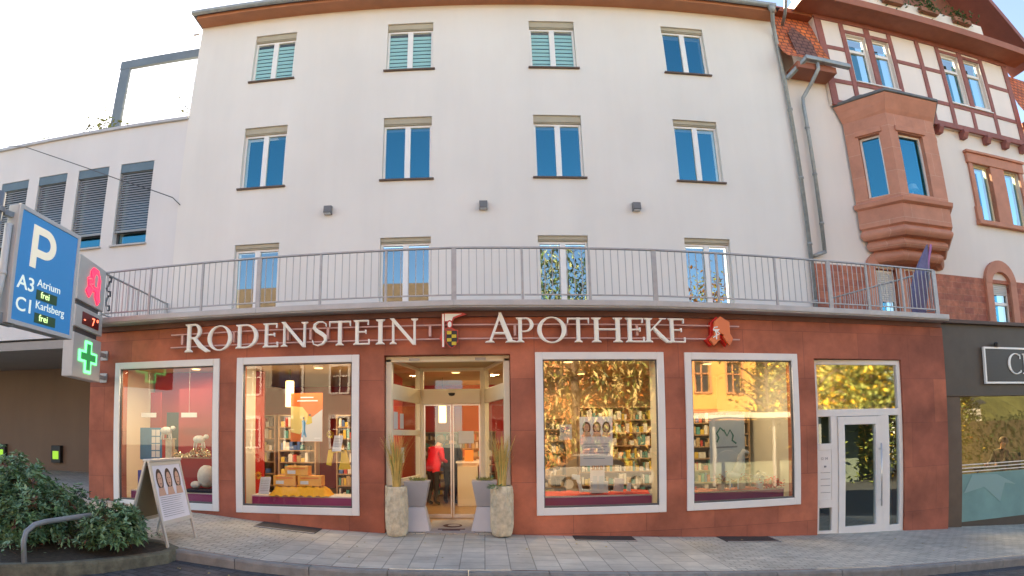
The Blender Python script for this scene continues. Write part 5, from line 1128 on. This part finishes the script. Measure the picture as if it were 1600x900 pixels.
# ---- window 2 display
t = thing('orange_poster', 'orange and white poster with two jumping figures hanging in the second window from the left', 'poster', (-3.12, 10.42, 1.53)); PQ = lambda a, b, d: (a, 10.42-d, b)
flat('sheet', [(-3.42, 1.53), (-2.83, 1.53), (-2.83, 2.39), (-3.42, 2.39)], 0, .006, mat('poster_orange', (.80, .16, .02), .5), t, PQ)
flat('yellow_burst', [(-3.415, 1.70), (-3.25, 1.66), (-3.12, 1.80), (-3.10, 2.02), (-3.2, 2.14), (-3.415, 2.16)], .007, .008, mat('poster_yellow', (.9, .62, .18), .5), t, PQ)
flat('white_area', [(-3.24, 1.535), (-2.835, 1.535), (-2.835, 2.10), (-3.0, 1.98), (-3.14, 1.90)], .009, .010, PK[0], t, PQ)
flat('blue_figure', [(-3.22, 1.62), (-3.20, 1.60), (-3.17, 1.66), (-3.14, 1.60), (-3.12, 1.62), (-3.15, 1.74), (-3.14, 1.86), (-3.17, 1.92), (-3.21, 1.90), (-3.20, 1.76)], .011, .012, mat('figure_blue', (.03, .28, .45), .5), t, PQ)
flat('yellow_figure', [(-3.14, 1.84), (-3.10, 1.83), (-3.02, 1.86), (-3.03, 1.97), (-3.09, 1.98)], .011, .012, YE, t, PQ)
for a, b in ((-3.18, 1.945), (-3.065, 2.00)): flat('figure_head', arcpts(a, b, .018, .022, 0, 360, 10)[:-1], .011, .012, HAIR, t, PQ)
mb = MB()
for z, a, b in ((2.30, -3.24, -3.0), (2.24, -3.30, -2.92), (1.58, -2.98, -2.87)): mb.prism([(a, z), (b, z), (b, z+.022), (a, z+.022)], .011, .012, PQ)
mb.build('caption_line', FRAME, t)
CARD = mat('orange_carton', (.82, .36, .06), .5, var=.1, vs_=5)
for a, b, z0, z1, lab in ((-3.78, -3.36, .74, .92, 'orange carton at the lower left of the stack of three'), (-3.32, -2.88, .74, .92, 'orange carton at the lower right of the stack of three'), (-3.56, -3.13, .925, 1.09, 'orange carton topmost of the stack of three')):
    t = thing('carton', lab, 'box', ((a+b)/2, 10.6, z0), 'orange cartons in the poster window'); mb = MB(); mb.box(a, b, 10.5, 10.75, z0, z1); mb.build('carton_body', CARD, t, bevel=.004)
    mb = MB(); mb.box(a+.05, a+.2, 10.496, 10.499, z0+.03, z0+.09); mb.build('label', PK[0], t); mb = MB(); mb.box(a+.05, b-.05, 10.496, 10.499, z1-.05, z1-.03); mb.build('printed_band', mat('poster_orange', (.80, .16, .02), .5), t)
random.seed(5); mb = MB(); V = []; nx, ny = 26, 8
for j in range(ny):
    for i in range(nx): x = -3.86+1.14*i/(nx-1); e_ = min(1, min(i, nx-1-i)/3); V.append((x, 10.38+.42*j/(ny-1), .57+.15*e_*min(1, j/2)+.018*math.sin(i*1.9+j)*e_))
mb._a(V, [(j*nx+i, j*nx+i+1, (j+1)*nx+i+1, (j+1)*nx+i) for j in range(ny-1) for i in range(nx-1)]); one('orange_cloth', mb, mat('cloth_orange', (.80, .38, .03), .8), 'crumpled orange cloth under the stack of cartons', 'cloth', smooth=True)
def sheet_stand(x0, x1, z0, z1, y, lab):
    t = thing('info_sheet', lab, 'notice', ((x0+x1)/2, y, z0), 'white information sheets in the poster window'); mb = MB(); mb.hexa([(x0, y, z0), (x1, y, z0), (x1, y+.006, z0), (x0, y+.006, z0), (x0+.03, y+.05, z1), (x1+.03, y+.05, z1), (x1+.03, y+.056, z1), (x0+.03, y+.056, z1)]); mb.build('paper', mat('paper_blue', (.60, .66, .70), .5), t)
    mb = MB(); 
    for i in range(7): z = z0+(z1-z0)*(.2+.1*i); yy = y-.002+.05*(z-z0)/(z1-z0); mb.hexa([(x0+.04, yy-.001, z), (x1-.01, yy-.001, z), (x1-.01, yy, z), (x0+.04, yy, z), (x0+.04, yy-.001, z+.006), (x1-.01, yy-.001, z+.006), (x1-.01, yy, z+.006), (x0+.04, yy, z+.006)])
    mb.build('printed_lines', GR, t)
sheet_stand(-4.07, -3.87, .58, .89, 10.5, 'white information sheet standing at the lower left of the poster window'); sheet_stand(-2.68, -2.52, 1.36, 1.64, 10.5, 'white information sheet hanging above the yellow cloth')
YC = mat('cloth_yellow', (.78, .52, .03), .8, var=.08)
t = thing('yellow_garment', 'yellow cloth garment hanging at the right side of the poster window', 'garment', (-2.6, 10.65, 1.03))
for pl, nm in (([(-2.82, 1.12), (-2.74, 1.10), (-2.70, 1.32), (-2.62, 1.36), (-2.66, 1.40), (-2.78, 1.38)], 'left_drape'), ([(-2.60, 1.03), (-2.38, 1.04), (-2.42, 1.24), (-2.46, 1.38), (-2.54, 1.38), (-2.55, 1.22)], 'right_drape'), ([(-2.74, 1.34), (-2.48, 1.34), (-2.50, 1.39), (-2.72, 1.39)], 'collar')): flat(nm, pl, -.03, .03, YC, t, lambda a, b, d: (a, 10.65-d, b))
def sunflower(c, lab):
    t = thing('paper_sunflower', lab, 'flower', c, 'paper sunflowers'); mb = MB()
    for i in range(12): a = i*math.pi/6; d = Vector((math.cos(a), -.15, math.sin(a))); leaf(mb, Vector(c)+d*.02, d, .06, .5)
    mb.build('petals', YE, t); mb = MB(); mb.ball(c, .025, sq=(1, .4, 1)); mb.build('flower_centre', mat('flower_brown', (.3, .14, .03), .8), t)
sunflower((-4.05, 10.46, .92), 'yellow paper sunflower above the lower left sheet'); sunflower((-2.70, 10.46, 1.66), 'yellow paper sunflower above the hanging sheet')
# ---- window 3 display
t = thing('women_poster', 'tall pale poster with three women hanging in the window left of the apothecary emblem', 'poster', (1.95, 10.45, 1.08)); PQ3 = lambda a, b, d: (a, 10.45-d, b)
flat('sheet', [(1.66, 1.08), (2.24, 1.08), (2.24, 1.93), (1.66, 1.93)], 0, .006, PO, t, PQ3)
for a in (1.78, 1.96, 2.13): portrait(t, a, 1.75, .19, lambda x, z, d: PQ3(x, z, .007+d))
mb = MB()
for i in range(6): mb.prism([(1.72, 1.45-.05*i), (2.18-.04*(i % 3), 1.45-.05*i), (2.18-.04*(i % 3), 1.462-.05*i), (1.72, 1.462-.05*i)], .007, .008, PQ3)
mb.build('printed_lines', mat('print_blue_grey', (.3, .36, .42), .6), t)
t = thing('leaflet_box', 'white leaflet dispenser with women picture below the tall poster', 'dispenser', (2.0, 10.5, .6)); flat('back_card', [(1.86, .78), (2.12, .78), (2.12, 1.13), (1.86, 1.13)], 0, .006, PO, t, lambda a, b, d: (a, 10.6-d, b))
for a in (1.92, 1.99, 2.06): portrait(t, a, 1.06, .08, lambda x, z, d: (x, 10.593-d, z))
mb = MB(); mb.box(1.85, 2.16, 10.48, 10.6, .60, .80); mb.build('tray', PK[0], t, bevel=.004); mb = MB(); mb.box(1.89, 1.96, 10.474, 10.479, .66, .90); mb.box(2.0, 2.08, 10.474, 10.479, .66, .90); mb.build('leaflets', mat('paper_blue', (.60, .66, .70), .5), t)
t = thing('price_notice', 'small white notice with blue letters SP in the window left of the apothecary emblem', 'notice', (1.42, 10.4, 1.54)); flat('sheet', [(1.31, 1.54), (1.52, 1.54), (1.52, 1.80), (1.31, 1.80)], 0, .005, PK[0], t, lambda a, b, d: (a, 10.44-d, b))
mb = MB(); text_mb(mb, 'SP', .13, lambda x, y, d: (1.335+x, 10.434-d, 1.67+y), .003, bold=.006); mb.build('text', PK[5], t)
for x0, z0, w_, h, lab, m_ in ((1.52, .84, .14, .09, 'small white card standing left of the leaflet dispenser', PK[0]), (2.27, .62, .17, .23, 'white card with red pattern right of the leaflet dispenser', mat('card_pink', (.62, .50, .48), .5)), (2.50, .62, .07, .15, 'small leaning white bottle right of the red patterned card', PK[0])):
    mb = MB(); mb.obox((x0+w_/2, 10.5, z0+h/2), (w_, .05, h), 0, 0, .1); one('display_card', mb, m_, lab, 'card', bevel=.004)
t = thing('phone_stand', 'small white angled stand on the red cloth', 'stand', (1.70, 10.5, .60)); mb = MB(); mb.obox((1.66, 10.5, .73), (.06, .05, .22), 0, 0, -.25); mb.build('upright', PK[0], t); mb = MB(); mb.obox((1.76, 10.48, .65), (.16, .10, .035), 0, 0, .1); mb.build('foot', PK[0], t)
def cloth(x0, x1, y0, y1, z, m_, lab, amp=.03):
    mb = MB(); nx, ny = 30, 7; V = []
    for j in range(ny):
        for i in range(nx): x = x0+(x1-x0)*i/(nx-1); V.append((x, y0+(y1-y0)*j/(ny-1), z+amp*(1+math.sin(i*.8+j*1.3)*.5+.5*math.sin(i*.31))*min(1, j/2)))
    mb._a(V, [(j*nx+i, j*nx+i+1, (j+1)*nx+i+1, (j+1)*nx+i) for j in range(ny-1) for i in range(nx-1)]); one('red_cloth', mb, m_, lab, 'cloth', smooth=True)
RC = mat('cloth_red', (.70, .05, .02), .7)
cloth(1.02, 2.9, 10.42, 10.85, .568, RC, 'rippled red cloth on the plinth of the window left of the apothecary emblem')
# ---- window 4 display
t = thing('fitness_poster', 'pale poster with a green line drawing of walking figures nearest the side door', 'poster', (4.4, 10.55, .8)); P4 = lambda a, b, d: (a, 10.55-d, b)
flat('sheet', [(4.06, .80), (4.75, .80), (4.75, 1.93), (4.06, 1.93)], 0, .006, mat('poster_pale_grey', (.50, .54, .54), .5, var=.06), t, P4)
GRN = mat('drawing_green', (.03, .18, .13), .5)
mb = MB(); mb.prism(strip([(4.20, 1.44), (4.24, 1.52), (4.20, 1.60), (4.27, 1.70), (4.34, 1.64)], .03), .007, .009, P4); mb.prism(strip([(4.34, 1.66), (4.40, 1.55), (4.46, 1.66), (4.52, 1.56), (4.50, 1.47), (4.58, 1.41)], .03), .0095, .011, P4); mb.build('line_drawing', GRN, t)
mb = MB(); mb.prism([(4.19, 1.33), (4.60, 1.34), (4.60, 1.37), (4.19, 1.36)], .007, .008, P4); mb.build('caption_line', GR, t)
flat('teal_picture', [(4.26, 1.06), (4.40, 1.0), (4.56, 1.03), (4.52, 1.12), (4.36, 1.15), (4.34, 1.25), (4.26, 1.24)], .007, .008, PK[2], t, P4)
mb = MB(); mb.lathe([(.01, -.01), (.34, -.01), (.35, 0), (.34, .01), (.01, .01)], (0, 0, 0), 32)
V = [(4.40+v[0]*.8, 10.52+v[2]*.3, 1.02+v[1]*.8) for v in mb.v]; mb.v = V; one('grey_disc', mb, mat('disc_grey', (.55, .57, .56), .5), 'large pale round disc in front of the fitness poster', 'disc')
t = thing('white_horse', 'small white horse figure beside the fitness poster', 'figure', (4.6, 10.48, .58)); mb = MB(); mb.tube([(4.46, 10.48, .84), (4.56, 10.48, .92), (4.62, 10.48, 1.05), (4.64, 10.48, 1.18), (4.70, 10.48, 1.27), (4.80, 10.48, 1.24)], [.05, .08, .075, .055, .045, .02], 10); mb.build('neck_and_head', PLUSH, t, smooth=True)
mb = MB(); mb.ball((4.50, 10.48, .84), .10, sq=(1.4, .8, .8)); mb.build('body', PLUSH, t, smooth=True)
for x in (4.42, 4.58): mb = MB(); mb.tube([(x, 10.48, .80), (x, 10.48, .59)], .018, 6); mb.build('leg', PLUSH, t)
for x, m_, lab in ((4.27, mat('pot_tan', (.45, .33, .22), .8), 'tan flower pot with dark red flowers below the fitness poster'), (4.68, mat('pot_tan', (.45, .33, .22), .8), 'tan flower pot with red flowers right of the first pot'), (5.04, PK[0], 'white flower pot with grey leaves right of the horse figure')):
    t = thing('flower_pot', lab, 'flower pot', (x, 10.55, .57), 'flower pots on the plinth'); mb = MB(); mb.lathe([(.06, 0), (.085, .15), (.09, .15)], (x, 10.55, .575), 16); mb.build('pot', m_, t, smooth=False); mb = MB(); random.seed(int(x*100)); leaves(mb, (x, 10.55, .78), 90, (.08, .05, .045), .06, ar=.7); mb.build('flowers', mat('flower_dark_red', (.35, .04, .03), .7) if m_ is not PK[0] else PK[0], t)
random.seed(4); mb = MB(); leaves(mb, (5.28, 10.6, .66), 300, (.10, .08, .045), .07, ar=.8); one('red_flowers', mb, mat('flower_red', (.75, .03, .02), .6), 'heap of red flowers right of the white flower pot', 'flowers')
cloth(3.62, 5.0, 10.42, 10.8, .568, mat('cloth_terracotta', (.45, .12, .05), .7, var=.2, vs_=6), 'terracotta cloth on the plinth of the window nearest the side door', .02)

# ============================================================ PEOPLE (skin-modifier bodies)
def figure(lab, root, joints, edges, radii, zones, hair=None, face=None, cat='person'):
    """joints: name->(x,y,z) relative to root; zones(z, x, y)->material index"""
    t = None; names = list(joints); me = bpy.data.meshes.new('body'); me.from_pydata([joints[n] for n in names], [(names.index(a), names.index(b)) for a, b in edges], [])
    o = bpy.data.objects.new('tmp', me); COL.objects.link(o); sk_ = o.modifiers.new('s', 'SKIN')
    for i, n in enumerate(names): r = radii[n]; me.skin_vertices[0].data[i].radius = (r, r) if not isinstance(r, tuple) else r
    me.skin_vertices[0].data[names.index('pelvis')].use_root = True
    sk_.use_smooth_shade = True; sb = o.modifiers.new('d', 'SUBSURF'); sb.levels = 2; sb.render_levels = 2
    bpy.context.view_layer.update(); m2 = bpy.data.meshes.new_from_object(o.evaluated_get(bpy.context.evaluated_depsgraph_get())); bpy.data.objects.remove(o)
    m2.name = 'person'; ob = bpy.data.objects.new('person', m2); COL.objects.link(ob); ob.location = root; ORG[ob.name] = Vector((0, 0, 0))
    m2.materials.clear(); 
    for mm in zones[0]: m2.materials.append(mm)
    for p in m2.polygons: p.material_index = zones[1](p.center); p.use_smooth = True
    tag(ob, lab, cat)
    if hair:
        c, r, m_ = hair; mb = MB(); mb.ball(c, r, 12, (1, 1.02, 1)); mb.build('hair', m_, ob, smooth=True)
    return ob
def std_joints(H, lean=0, arm='down', turn=0):
    s = H/1.7
    J = dict(pelvis=(0, 0, .95), waist=(0, -.0-lean*.15, 1.08), chest=(0, -lean*.45, 1.28), neck0=(0, -lean*.7, 1.44), neck=(0, -lean*.85, 1.50), head=(0, -lean*1.1-.02, 1.58), crown=(0, -lean*1.15, 1.66),
             sl=(-.17, -lean*.6, 1.38), el=(-.23, -lean*.5+.02, 1.12), wl=(-.22, -lean*.5-.10, .90), hl=(-.21, -lean*.5-.13, .82), sr=(.17, -lean*.6, 1.38), er=(.23, -lean*.5-.02, 1.12), wr=(.20, -lean*.5-.22, 1.0), hr=(.18, -lean*.5-.29, .98),
             hipl=(-.09, 0, .88), kl=(-.10, -.03, .50), al=(-.10, .02, .10), tl=(-.11, -.14, .04), hipr=(.09, 0, .88), kr=(.11, -.06, .50), ar=(.12, .06, .10), tr=(.13, -.10, .04))
    if arm == 'counter': J.update(el=(-.22, -.12, 1.14), wl=(-.12, -.34, 1.08), hl=(-.10, -.42, 1.08))
    c, n = math.cos(turn), math.sin(turn); return {k: ((x*c-y*n)*s, (x*n+y*c)*s, z*s) for k, (x, y, z) in J.items()}
ED = [('pelvis', 'waist'), ('waist', 'chest'), ('chest', 'neck0'), ('neck0', 'neck'), ('neck', 'head'), ('head', 'crown'), ('chest', 'sl'), ('sl', 'el'), ('el', 'wl'), ('wl', 'hl'), ('chest', 'sr'), ('sr', 'er'), ('er', 'wr'), ('wr', 'hr'), ('pelvis', 'hipl'), ('hipl', 'kl'), ('kl', 'al'), ('al', 'tl'), ('pelvis', 'hipr'), ('hipr', 'kr'), ('kr', 'ar'), ('ar', 'tr')]
def rad(b=1): return dict(pelvis=.15*b, waist=.15*b, chest=.155*b, neck0=.08, neck=.055, head=.095, crown=.07, sl=.075*b, el=.055*b, wl=.04, hl=.035, sr=.075*b, er=.055*b, wr=.04, hr=.035, hipl=.10*b, kl=.068, al=.045, tl=.04, hipr=.10*b, kr=.068, ar=.045, tr=.04)
REDJ = mat('red_jacket', (.80, .015, .05), .6, var=.08, vs_=6, bump=.2, bs=20); NAVY = mat('dark_trousers', (.012, .013, .018), .8); BLKC = mat('black_coat', (.012, .012, .014), .8); GREYH = mat('grey_hair', (.10, .08, .07), .7)
J = std_joints(1.60, .22, 'counter', math.pi*.75)
figure('person in a bright red jacket and dark trousers standing behind the left sliding door', (-1.20, 14.1, .01), J, ED, rad(1.12), ([REDJ, NAVY, SKIN, BLACK], lambda c: 2 if c.z > 1.40 else (0 if c.z > .80 or math.hypot(c.x, c.y) > .30 else (1 if c.z > .08 else 3))), ((J['head'][0], J['head'][1]+.0, J['head'][2]+.045), .115, GREYH))
J = std_joints(1.66, .10, 'counter', math.pi*.9)
figure('person in a black coat standing between the two sliding doors', (-.80, 14.35, .01), J, ED, rad(1.1), ([BLKC, NAVY, SKIN, BLACK], lambda c: 2 if c.z > 1.44 else (0 if c.z > .62 else (1 if c.z > .08 else 3))), ((J['head'][0], J['head'][1], J['head'][2]+.045), .115, HAIR))
# seated guest in the restaurant
J = dict(pelvis=(0, 0, .55), waist=(0, -.02, .70), chest=(-.03, -.05, .92), neck0=(-.06, -.10, 1.08), neck=(-.07, -.12, 1.14), head=(-.09, -.16, 1.22), crown=(-.09, -.15, 1.30), sl=(-.10, .12, 1.02), el=(-.24, .10, .80), wl=(-.44, .05, .74), hl=(-.52, .04, .74), sr=(-.02, -.20, 1.02), er=(-.16, -.28, .80), wr=(-.38, -.24, .74), hr=(-.46, -.22, .74), hipl=(-.02, .10, .52), kl=(-.42, .12, .52), al=(-.40, .12, .10), tl=(-.52, .12, .04), hipr=(-.02, -.10, .52), kr=(-.42, -.12, .52), ar=(-.40, -.12, .10), tr=(-.52, -.12, .04))
figure('seated person in dark clothes leaning forward behind the restaurant window', (12.05, 11.5, -.05), J, ED, rad(1.1), ([BLKC, NAVY, SKIN, BLACK], lambda c: 2 if c.z > 1.10 or c.x < -.42 and c.z > .6 else (0 if c.z > .56 else 1)), ((-.06, -.13, 1.27), .115, HAIR))
area('added_dining_fill', (11.5, 13.2, 2.8), 60, 1.5, (1, .85, .5))  # added light without a lamp, brightens the olive wall behind the guest
t = thing('restaurant_table', 'dark table before the seated restaurant guest', 'table', (11.4, 11.5, -.6)); mb = MB(); mb.box(10.9, 11.6, 11.2, 11.8, .62, .66); mb.build('tabletop', NAVY, t)
mb = MB(); mb.tube([(11.25, 11.5, -.6), (11.25, 11.5, .62)], .03, 8); mb.build('leg', NAVY, t)
t = thing('restaurant_bench', 'dark upholstered bench behind the seated restaurant guest', 'bench', (12.2, 11.6, -.6)); mb = MB(); mb.box(11.85, 12.45, 11.2, 11.85, -.6, .38); mb.build('seat', NAVY, t, bevel=.03); mb = MB(); mb.box(12.3, 12.42, 11.2, 11.85, .38, .95); mb.build('backrest', NAVY, t, bevel=.03)

# ============================================================ ACROSS THE STREET (seen in the panes)
OCH = streaky('ochre_plaster', (.72, .43, .15), .15); PEACH = mat('peach_stone', (.60, .28, .15), .8, var=.1)
def house(name, lab, x0, x1, y, z0, z1, m_, rows, wins, roofh, rm, trim, depth=9):
    t = thing(name, lab, 'building', ((x0+x1)/2, y, z0)); hs = []
    for r0, r1 in rows:
        for c in wins: hs.append((c-.55, c+.55, r0, r1))
    mb = MB(); wall(mb, x0, x1, z0, z1, hs, lambda x, d, z: (x, y-d, z), .2)
    mb.quad((x0, y, z0), (x0, y-depth, z0), (x0, y-depth, z1), (x0, y, z1)); mb.quad((x1, y, z0), (x1, y-depth, z0), (x1, y-depth, z1), (x1, y, z1)); mb.build('wall', m_, t)
    for a, b, c, d in hs:
        mb = MB()
        for q in ((a-.14, a, c-.1, d+.2), (b, b+.14, c-.1, d+.2), (a, b, d, d+.2), (a, b, c-.12, c)): mb.box(q[0], q[1], y-.05, y+.07, q[2], q[3])
        mb.box((a+b)/2-.04, (a+b)/2+.04, y-.16, y-.1, c, d); mb.box(a, b, y-.16, y-.1, (c+d)/2+.2, (c+d)/2+.27); f = mb.build('window_surround', trim, t)
        mb = MB(); mb.box(a, b, y-.22, y-.18, c, d); mb.build('pane', mat('far_pane', (.04, .05, .06), .15), f)
    mb = MB(); mb._a([(x0-.3, y+.5, z1), (x1+.3, y+.5, z1), (x1+.3, y-depth/2, z1+roofh), (x0-.3, y-depth/2, z1+roofh), (x0-.3, y-depth, z1), (x1+.3, y-depth, z1)], [(0,1,2,3), (3,2,5,4), (0,3,4), (1,5,2), (0,4,5,1)]); mb.build('roof', rm, t)
    return t
ROOFB = mat('brown_roof_tiles', (.17, .075, .04), .8, var=.25, vs_=4, bump=.5, bs=20)
house('ochre_house', 'ochre plastered house with stone window surrounds across the street', 9.8, 21, -15.5, -1.5, 8.6, OCH, [(.6, 2.3), (4.2, 6.2)], [11.6, 14.0, 17.0, 19.4], 3, ROOFB, PEACH)
mb = MB(); mb.box(15.2, 17.9, -15.45, -15.2, 2.9, 3.15); mb.box(15.2, 15.6, -15.45, -15.2, -1.4, 2.9); mb.box(17.5, 17.9, -15.45, -15.2, -1.4, 2.9); one('stone_portal', mb, mat('portal_red', (.45, .13, .07), .8, var=.1), 'red stone door portal of the house across the street', 'portal')
house('brown_house', 'beige house with a broad brown tiled roof across the street', -22, -4.2, -16, -1, 7.4, streaky('far_beige', (.45, .38, .30), .1), [(1, 2.8), (4.4, 6)], [-20, -17, -14, -11, -8, -5.8], 6.8, ROOFB, FRAME, 12)
house('white_house', 'white house with dark roof far across the street', 31, 37, -23, -2, 3.0, mat('far_white', (.75, .72, .66), .8, var=.05), [(.2, 1.2), (1.7, 2.6)], [32.0, 33.5, 35.7], 2.4, DARKROOF, FRAME)
house('white_house', 'taller white gabled house beyond the first', 41, 47, -26, -2, 3.6, mat('far_white', (.75, .72, .66), .8, var=.05), [(.2, 1.2), (2, 3)], [42.2, 44, 45.8], 3.0, DARKROOF, FRAME)
t = thing('market_canopy', 'long flat canopy on thin posts across the street', 'canopy', (14.5, -8, -1)); mb = MB(); mb.box(9.6, 21, -10, -7, 2.35, 2.62); mb.build('roof', mat('canopy_pale', (.55, .53, .46), .6), t)
for x in (10, 13.5, 17, 20.5): mb = MB(); mb.box(x-.06, x+.06, -7.6, -7.48, -1.6, 2.35); mb.build('post', STEEL, t)
mb = MB(); mb.box(9.8, 20.8, -9.9, -9.7, -1.6, 2.3); mb.build('back_screen', mat('screen_green_grey', (.14, .17, .14), .6, var=.3, vs_=.7), t)
for x, m_, lab in ((5.2, mat('car_white', (.17, .18, .19), .4), 'light grey parked car across the street'),):
    t = thing('parked_car', lab, 'car', (x, -4.5, -.5)); zb = gz(x, 7)-.3; P = lambda a, b, d: (x+a, -4.5+d, zb+b)
    mb = MB(); mb.prism([(-2.1, .28), (2.1, .28), (2.15, .62), (2.0, .82), (1.15, .95), (-1.6, .98), (-2.1, .85), (-2.18, .5)], -.85, .85, P); mb.build('body', m_, t, bevel=.06)
    mb = MB(); mb.prism([(1.1, .95), (.5, 1.38), (-.9, 1.42), (-1.65, .98)], -.72, .72, P); mb.build('cabin', mat('car_glass', (.02, .025, .03), .08), t, bevel=.05)
    mb = MB(); mb.prism([(.45, 1.385), (.40, 1.44), (-.85, 1.47), (-.95, 1.425)], -.70, .70, P); mb.build('roof_panel', m_, t)
    for a in (-1.35, 1.35):
        for s in (-.80, .80):
            mb = MB(); mb.tube([P(a, .30, s-.10), P(a, .30, s+.10)], .31, 20); wl = mb.build('wheel', BLACK, t); mb = MB(); mb.tube([P(a, .30, s-.11), P(a, .30, s+.11)], .19, 14); mb.build('rim', ALU, wl)
BARK = mat('tree_bark', (.10, .075, .055), .9, var=.3, vs_=5)
def tree(lab, x, y, h, r, n, cols, seed, size=.34, z0=-1.0, hang=False, low=.35):
    random.seed(seed); t = thing('tree', lab, 'tree', (x, y, z0), 'trees across the street'); mb = MB(); mb.tube([(x, y, z0), (x+.1, y, z0+h*.3), (x-.1, y+.1, z0+h*.6), (x, y, z0+h*.9)], [.28, .22, .14, .04], 10)
    for i in range(16):
        a = random.uniform(0, 6.28); q = z0+h*random.uniform(.3, .75); L = r*random.uniform(.6, 1); mb.tube([(x, y, q), (x+L*.5*math.cos(a), y+L*.5*math.sin(a), q+L*.35), (x+L*math.cos(a), y+L*math.sin(a), q+L*.6)], [.09, .05, .015], 6, cap=False)
    mb.build('trunk', BARK, t); mb = MB(); cl = []
    for i in range(int(26)):
        a = random.uniform(0, 6.28); f = random.random(); rr_ = r*math.sin(math.pi*(.15+.8*f))*random.uniform(.35, 1); cl.append((x+rr_*math.cos(a), y+rr_*math.sin(a), z0+h*(low+(1-low)*f), random.randrange(len(cols))))
    for i in range(n):
        c = cl[i % len(cl)]; mb.mi = c[3] if random.random() < .7 else random.randrange(len(cols)); s = r*.26
        p = Vector((random.gauss(c[0], s), random.gauss(c[1], s), random.gauss(c[2], s*(1.6 if hang else 1)))); d = Vector((random.gauss(0, 1), random.gauss(0, 1), random.gauss(-.9 if hang else 0, .6))).normalized(); leaf(mb, p, d, size*random.uniform(.6, 1.3), .6 if not hang else .3)
    mb.build('crown', cols, t)
AO = mat('autumn_orange', (.60, .18, .03), .7, var=.2); AY = mat('autumn_yellow', (.62, .42, .06), .7, var=.2); AG = mat('autumn_green', (.16, .20, .05), .7, var=.2); AD = mat('deep_green', (.03, .055, .022), .7, var=.2); AT = mat('autumn_tan', (.45, .35, .16), .7, var=.2)
tree('drooping willow in tan and green across the street', 5.2, -9.5, 13.5, 3.6, 5200, [AT, AG, AT, AD], 1, .5, hang=True, low=.12)
tree('tall dark green tree with a tan patch across the street', 9.3, -13, 15.5, 3.4, 3400, [AD, AG, AD], 2)
tree('bright orange autumn tree across the street', 7.8, -13.8, 8.5, 2.2, 2600, [AO, AO, AY], 3, low=.2)
tree('golden yellow tree behind the ochre house', 20.5, -26, 15.5, 4.6, 4200, [AY, AY, AO], 4, .4)
tree('large green and yellow tree beside the ochre house', 23.0, -11, 10.0, 5.0, 9000, [AG, AG, AY, AD], 5, .36, low=.06)
tree('rusty orange tree right of the large green one', 28.5, -14, 7.5, 3.2, 4200, [AY, AO, AG], 6, .3, low=.12)
tree('dark conifer like tree beside the white house', 38.5, -20, 6.5, 1.9, 3200, [AD, AD, AG], 7, .3, low=.08)
tree('bare branched tree before the ochre house', 19.5, -12, 9, 2.6, 260, [AT, AY], 8, .25)

HILL = mat('wooded_hill', (.10, .11, .04), .9, var=.5, vs_=.5)
hx = list(np.linspace(22, 110, 40)); hy = [-100, -70, -50, -42, -36, -31, -27]
random.seed(9); hn = {(x, y): random.uniform(-.6, .6) for x in hx for y in hy}
sheet('hill', hx, hy, lambda x, y: -3.3 + 11*min(1, max(0, (-27-y)/20))*min(1, (x-22)/12) + hn[(x, y)]*(y < -28), HILL)

random.seed(15); t = thing('hedge', 'long dark clipped hedge across the street beyond the large tree', 'hedge', (40, -14, -1.8)); mb = MB()
for _ in range(6500):
    mb.mi = random.choice((0, 0)); x = random.uniform(27, 56); leaf(mb, Vector((x, -14+random.uniform(-.9, .9), random.uniform(-1.8, 2.25+.25*math.sin(x)))), Vector((random.gauss(0, 1), random.gauss(0, 1), random.gauss(0, 1))).normalized(), random.uniform(.2, .4), .6)
mb.build('foliage', [AD, AG, AT], t); mb = MB(); mb.box(27, 56, -14.4, -13.6, -2.2, 1.9); mb.build('inner_twigs', BARK, t)

house('terracotta_house', 'terracotta orange house behind the drooping willow', -1.5, 9.2, -18, -1.5, 8.2, streaky('terracotta_plaster', (.62, .22, .08), .2), [(.8, 2.4), (4.2, 6.0)], [.5, 3.0, 5.6, 8.0], 2.6, ROOFB, PEACH)
house('olive_house', 'olive green plastered house behind the large green and yellow tree', 21.6, 29.5, -18.5, -2, 7.4, streaky('olive_plaster', (.34, .34, .13), .25), [(.4, 1.8), (3.6, 5.2)], [23, 25.5, 28], 2.6, ROOFB, PEACH)
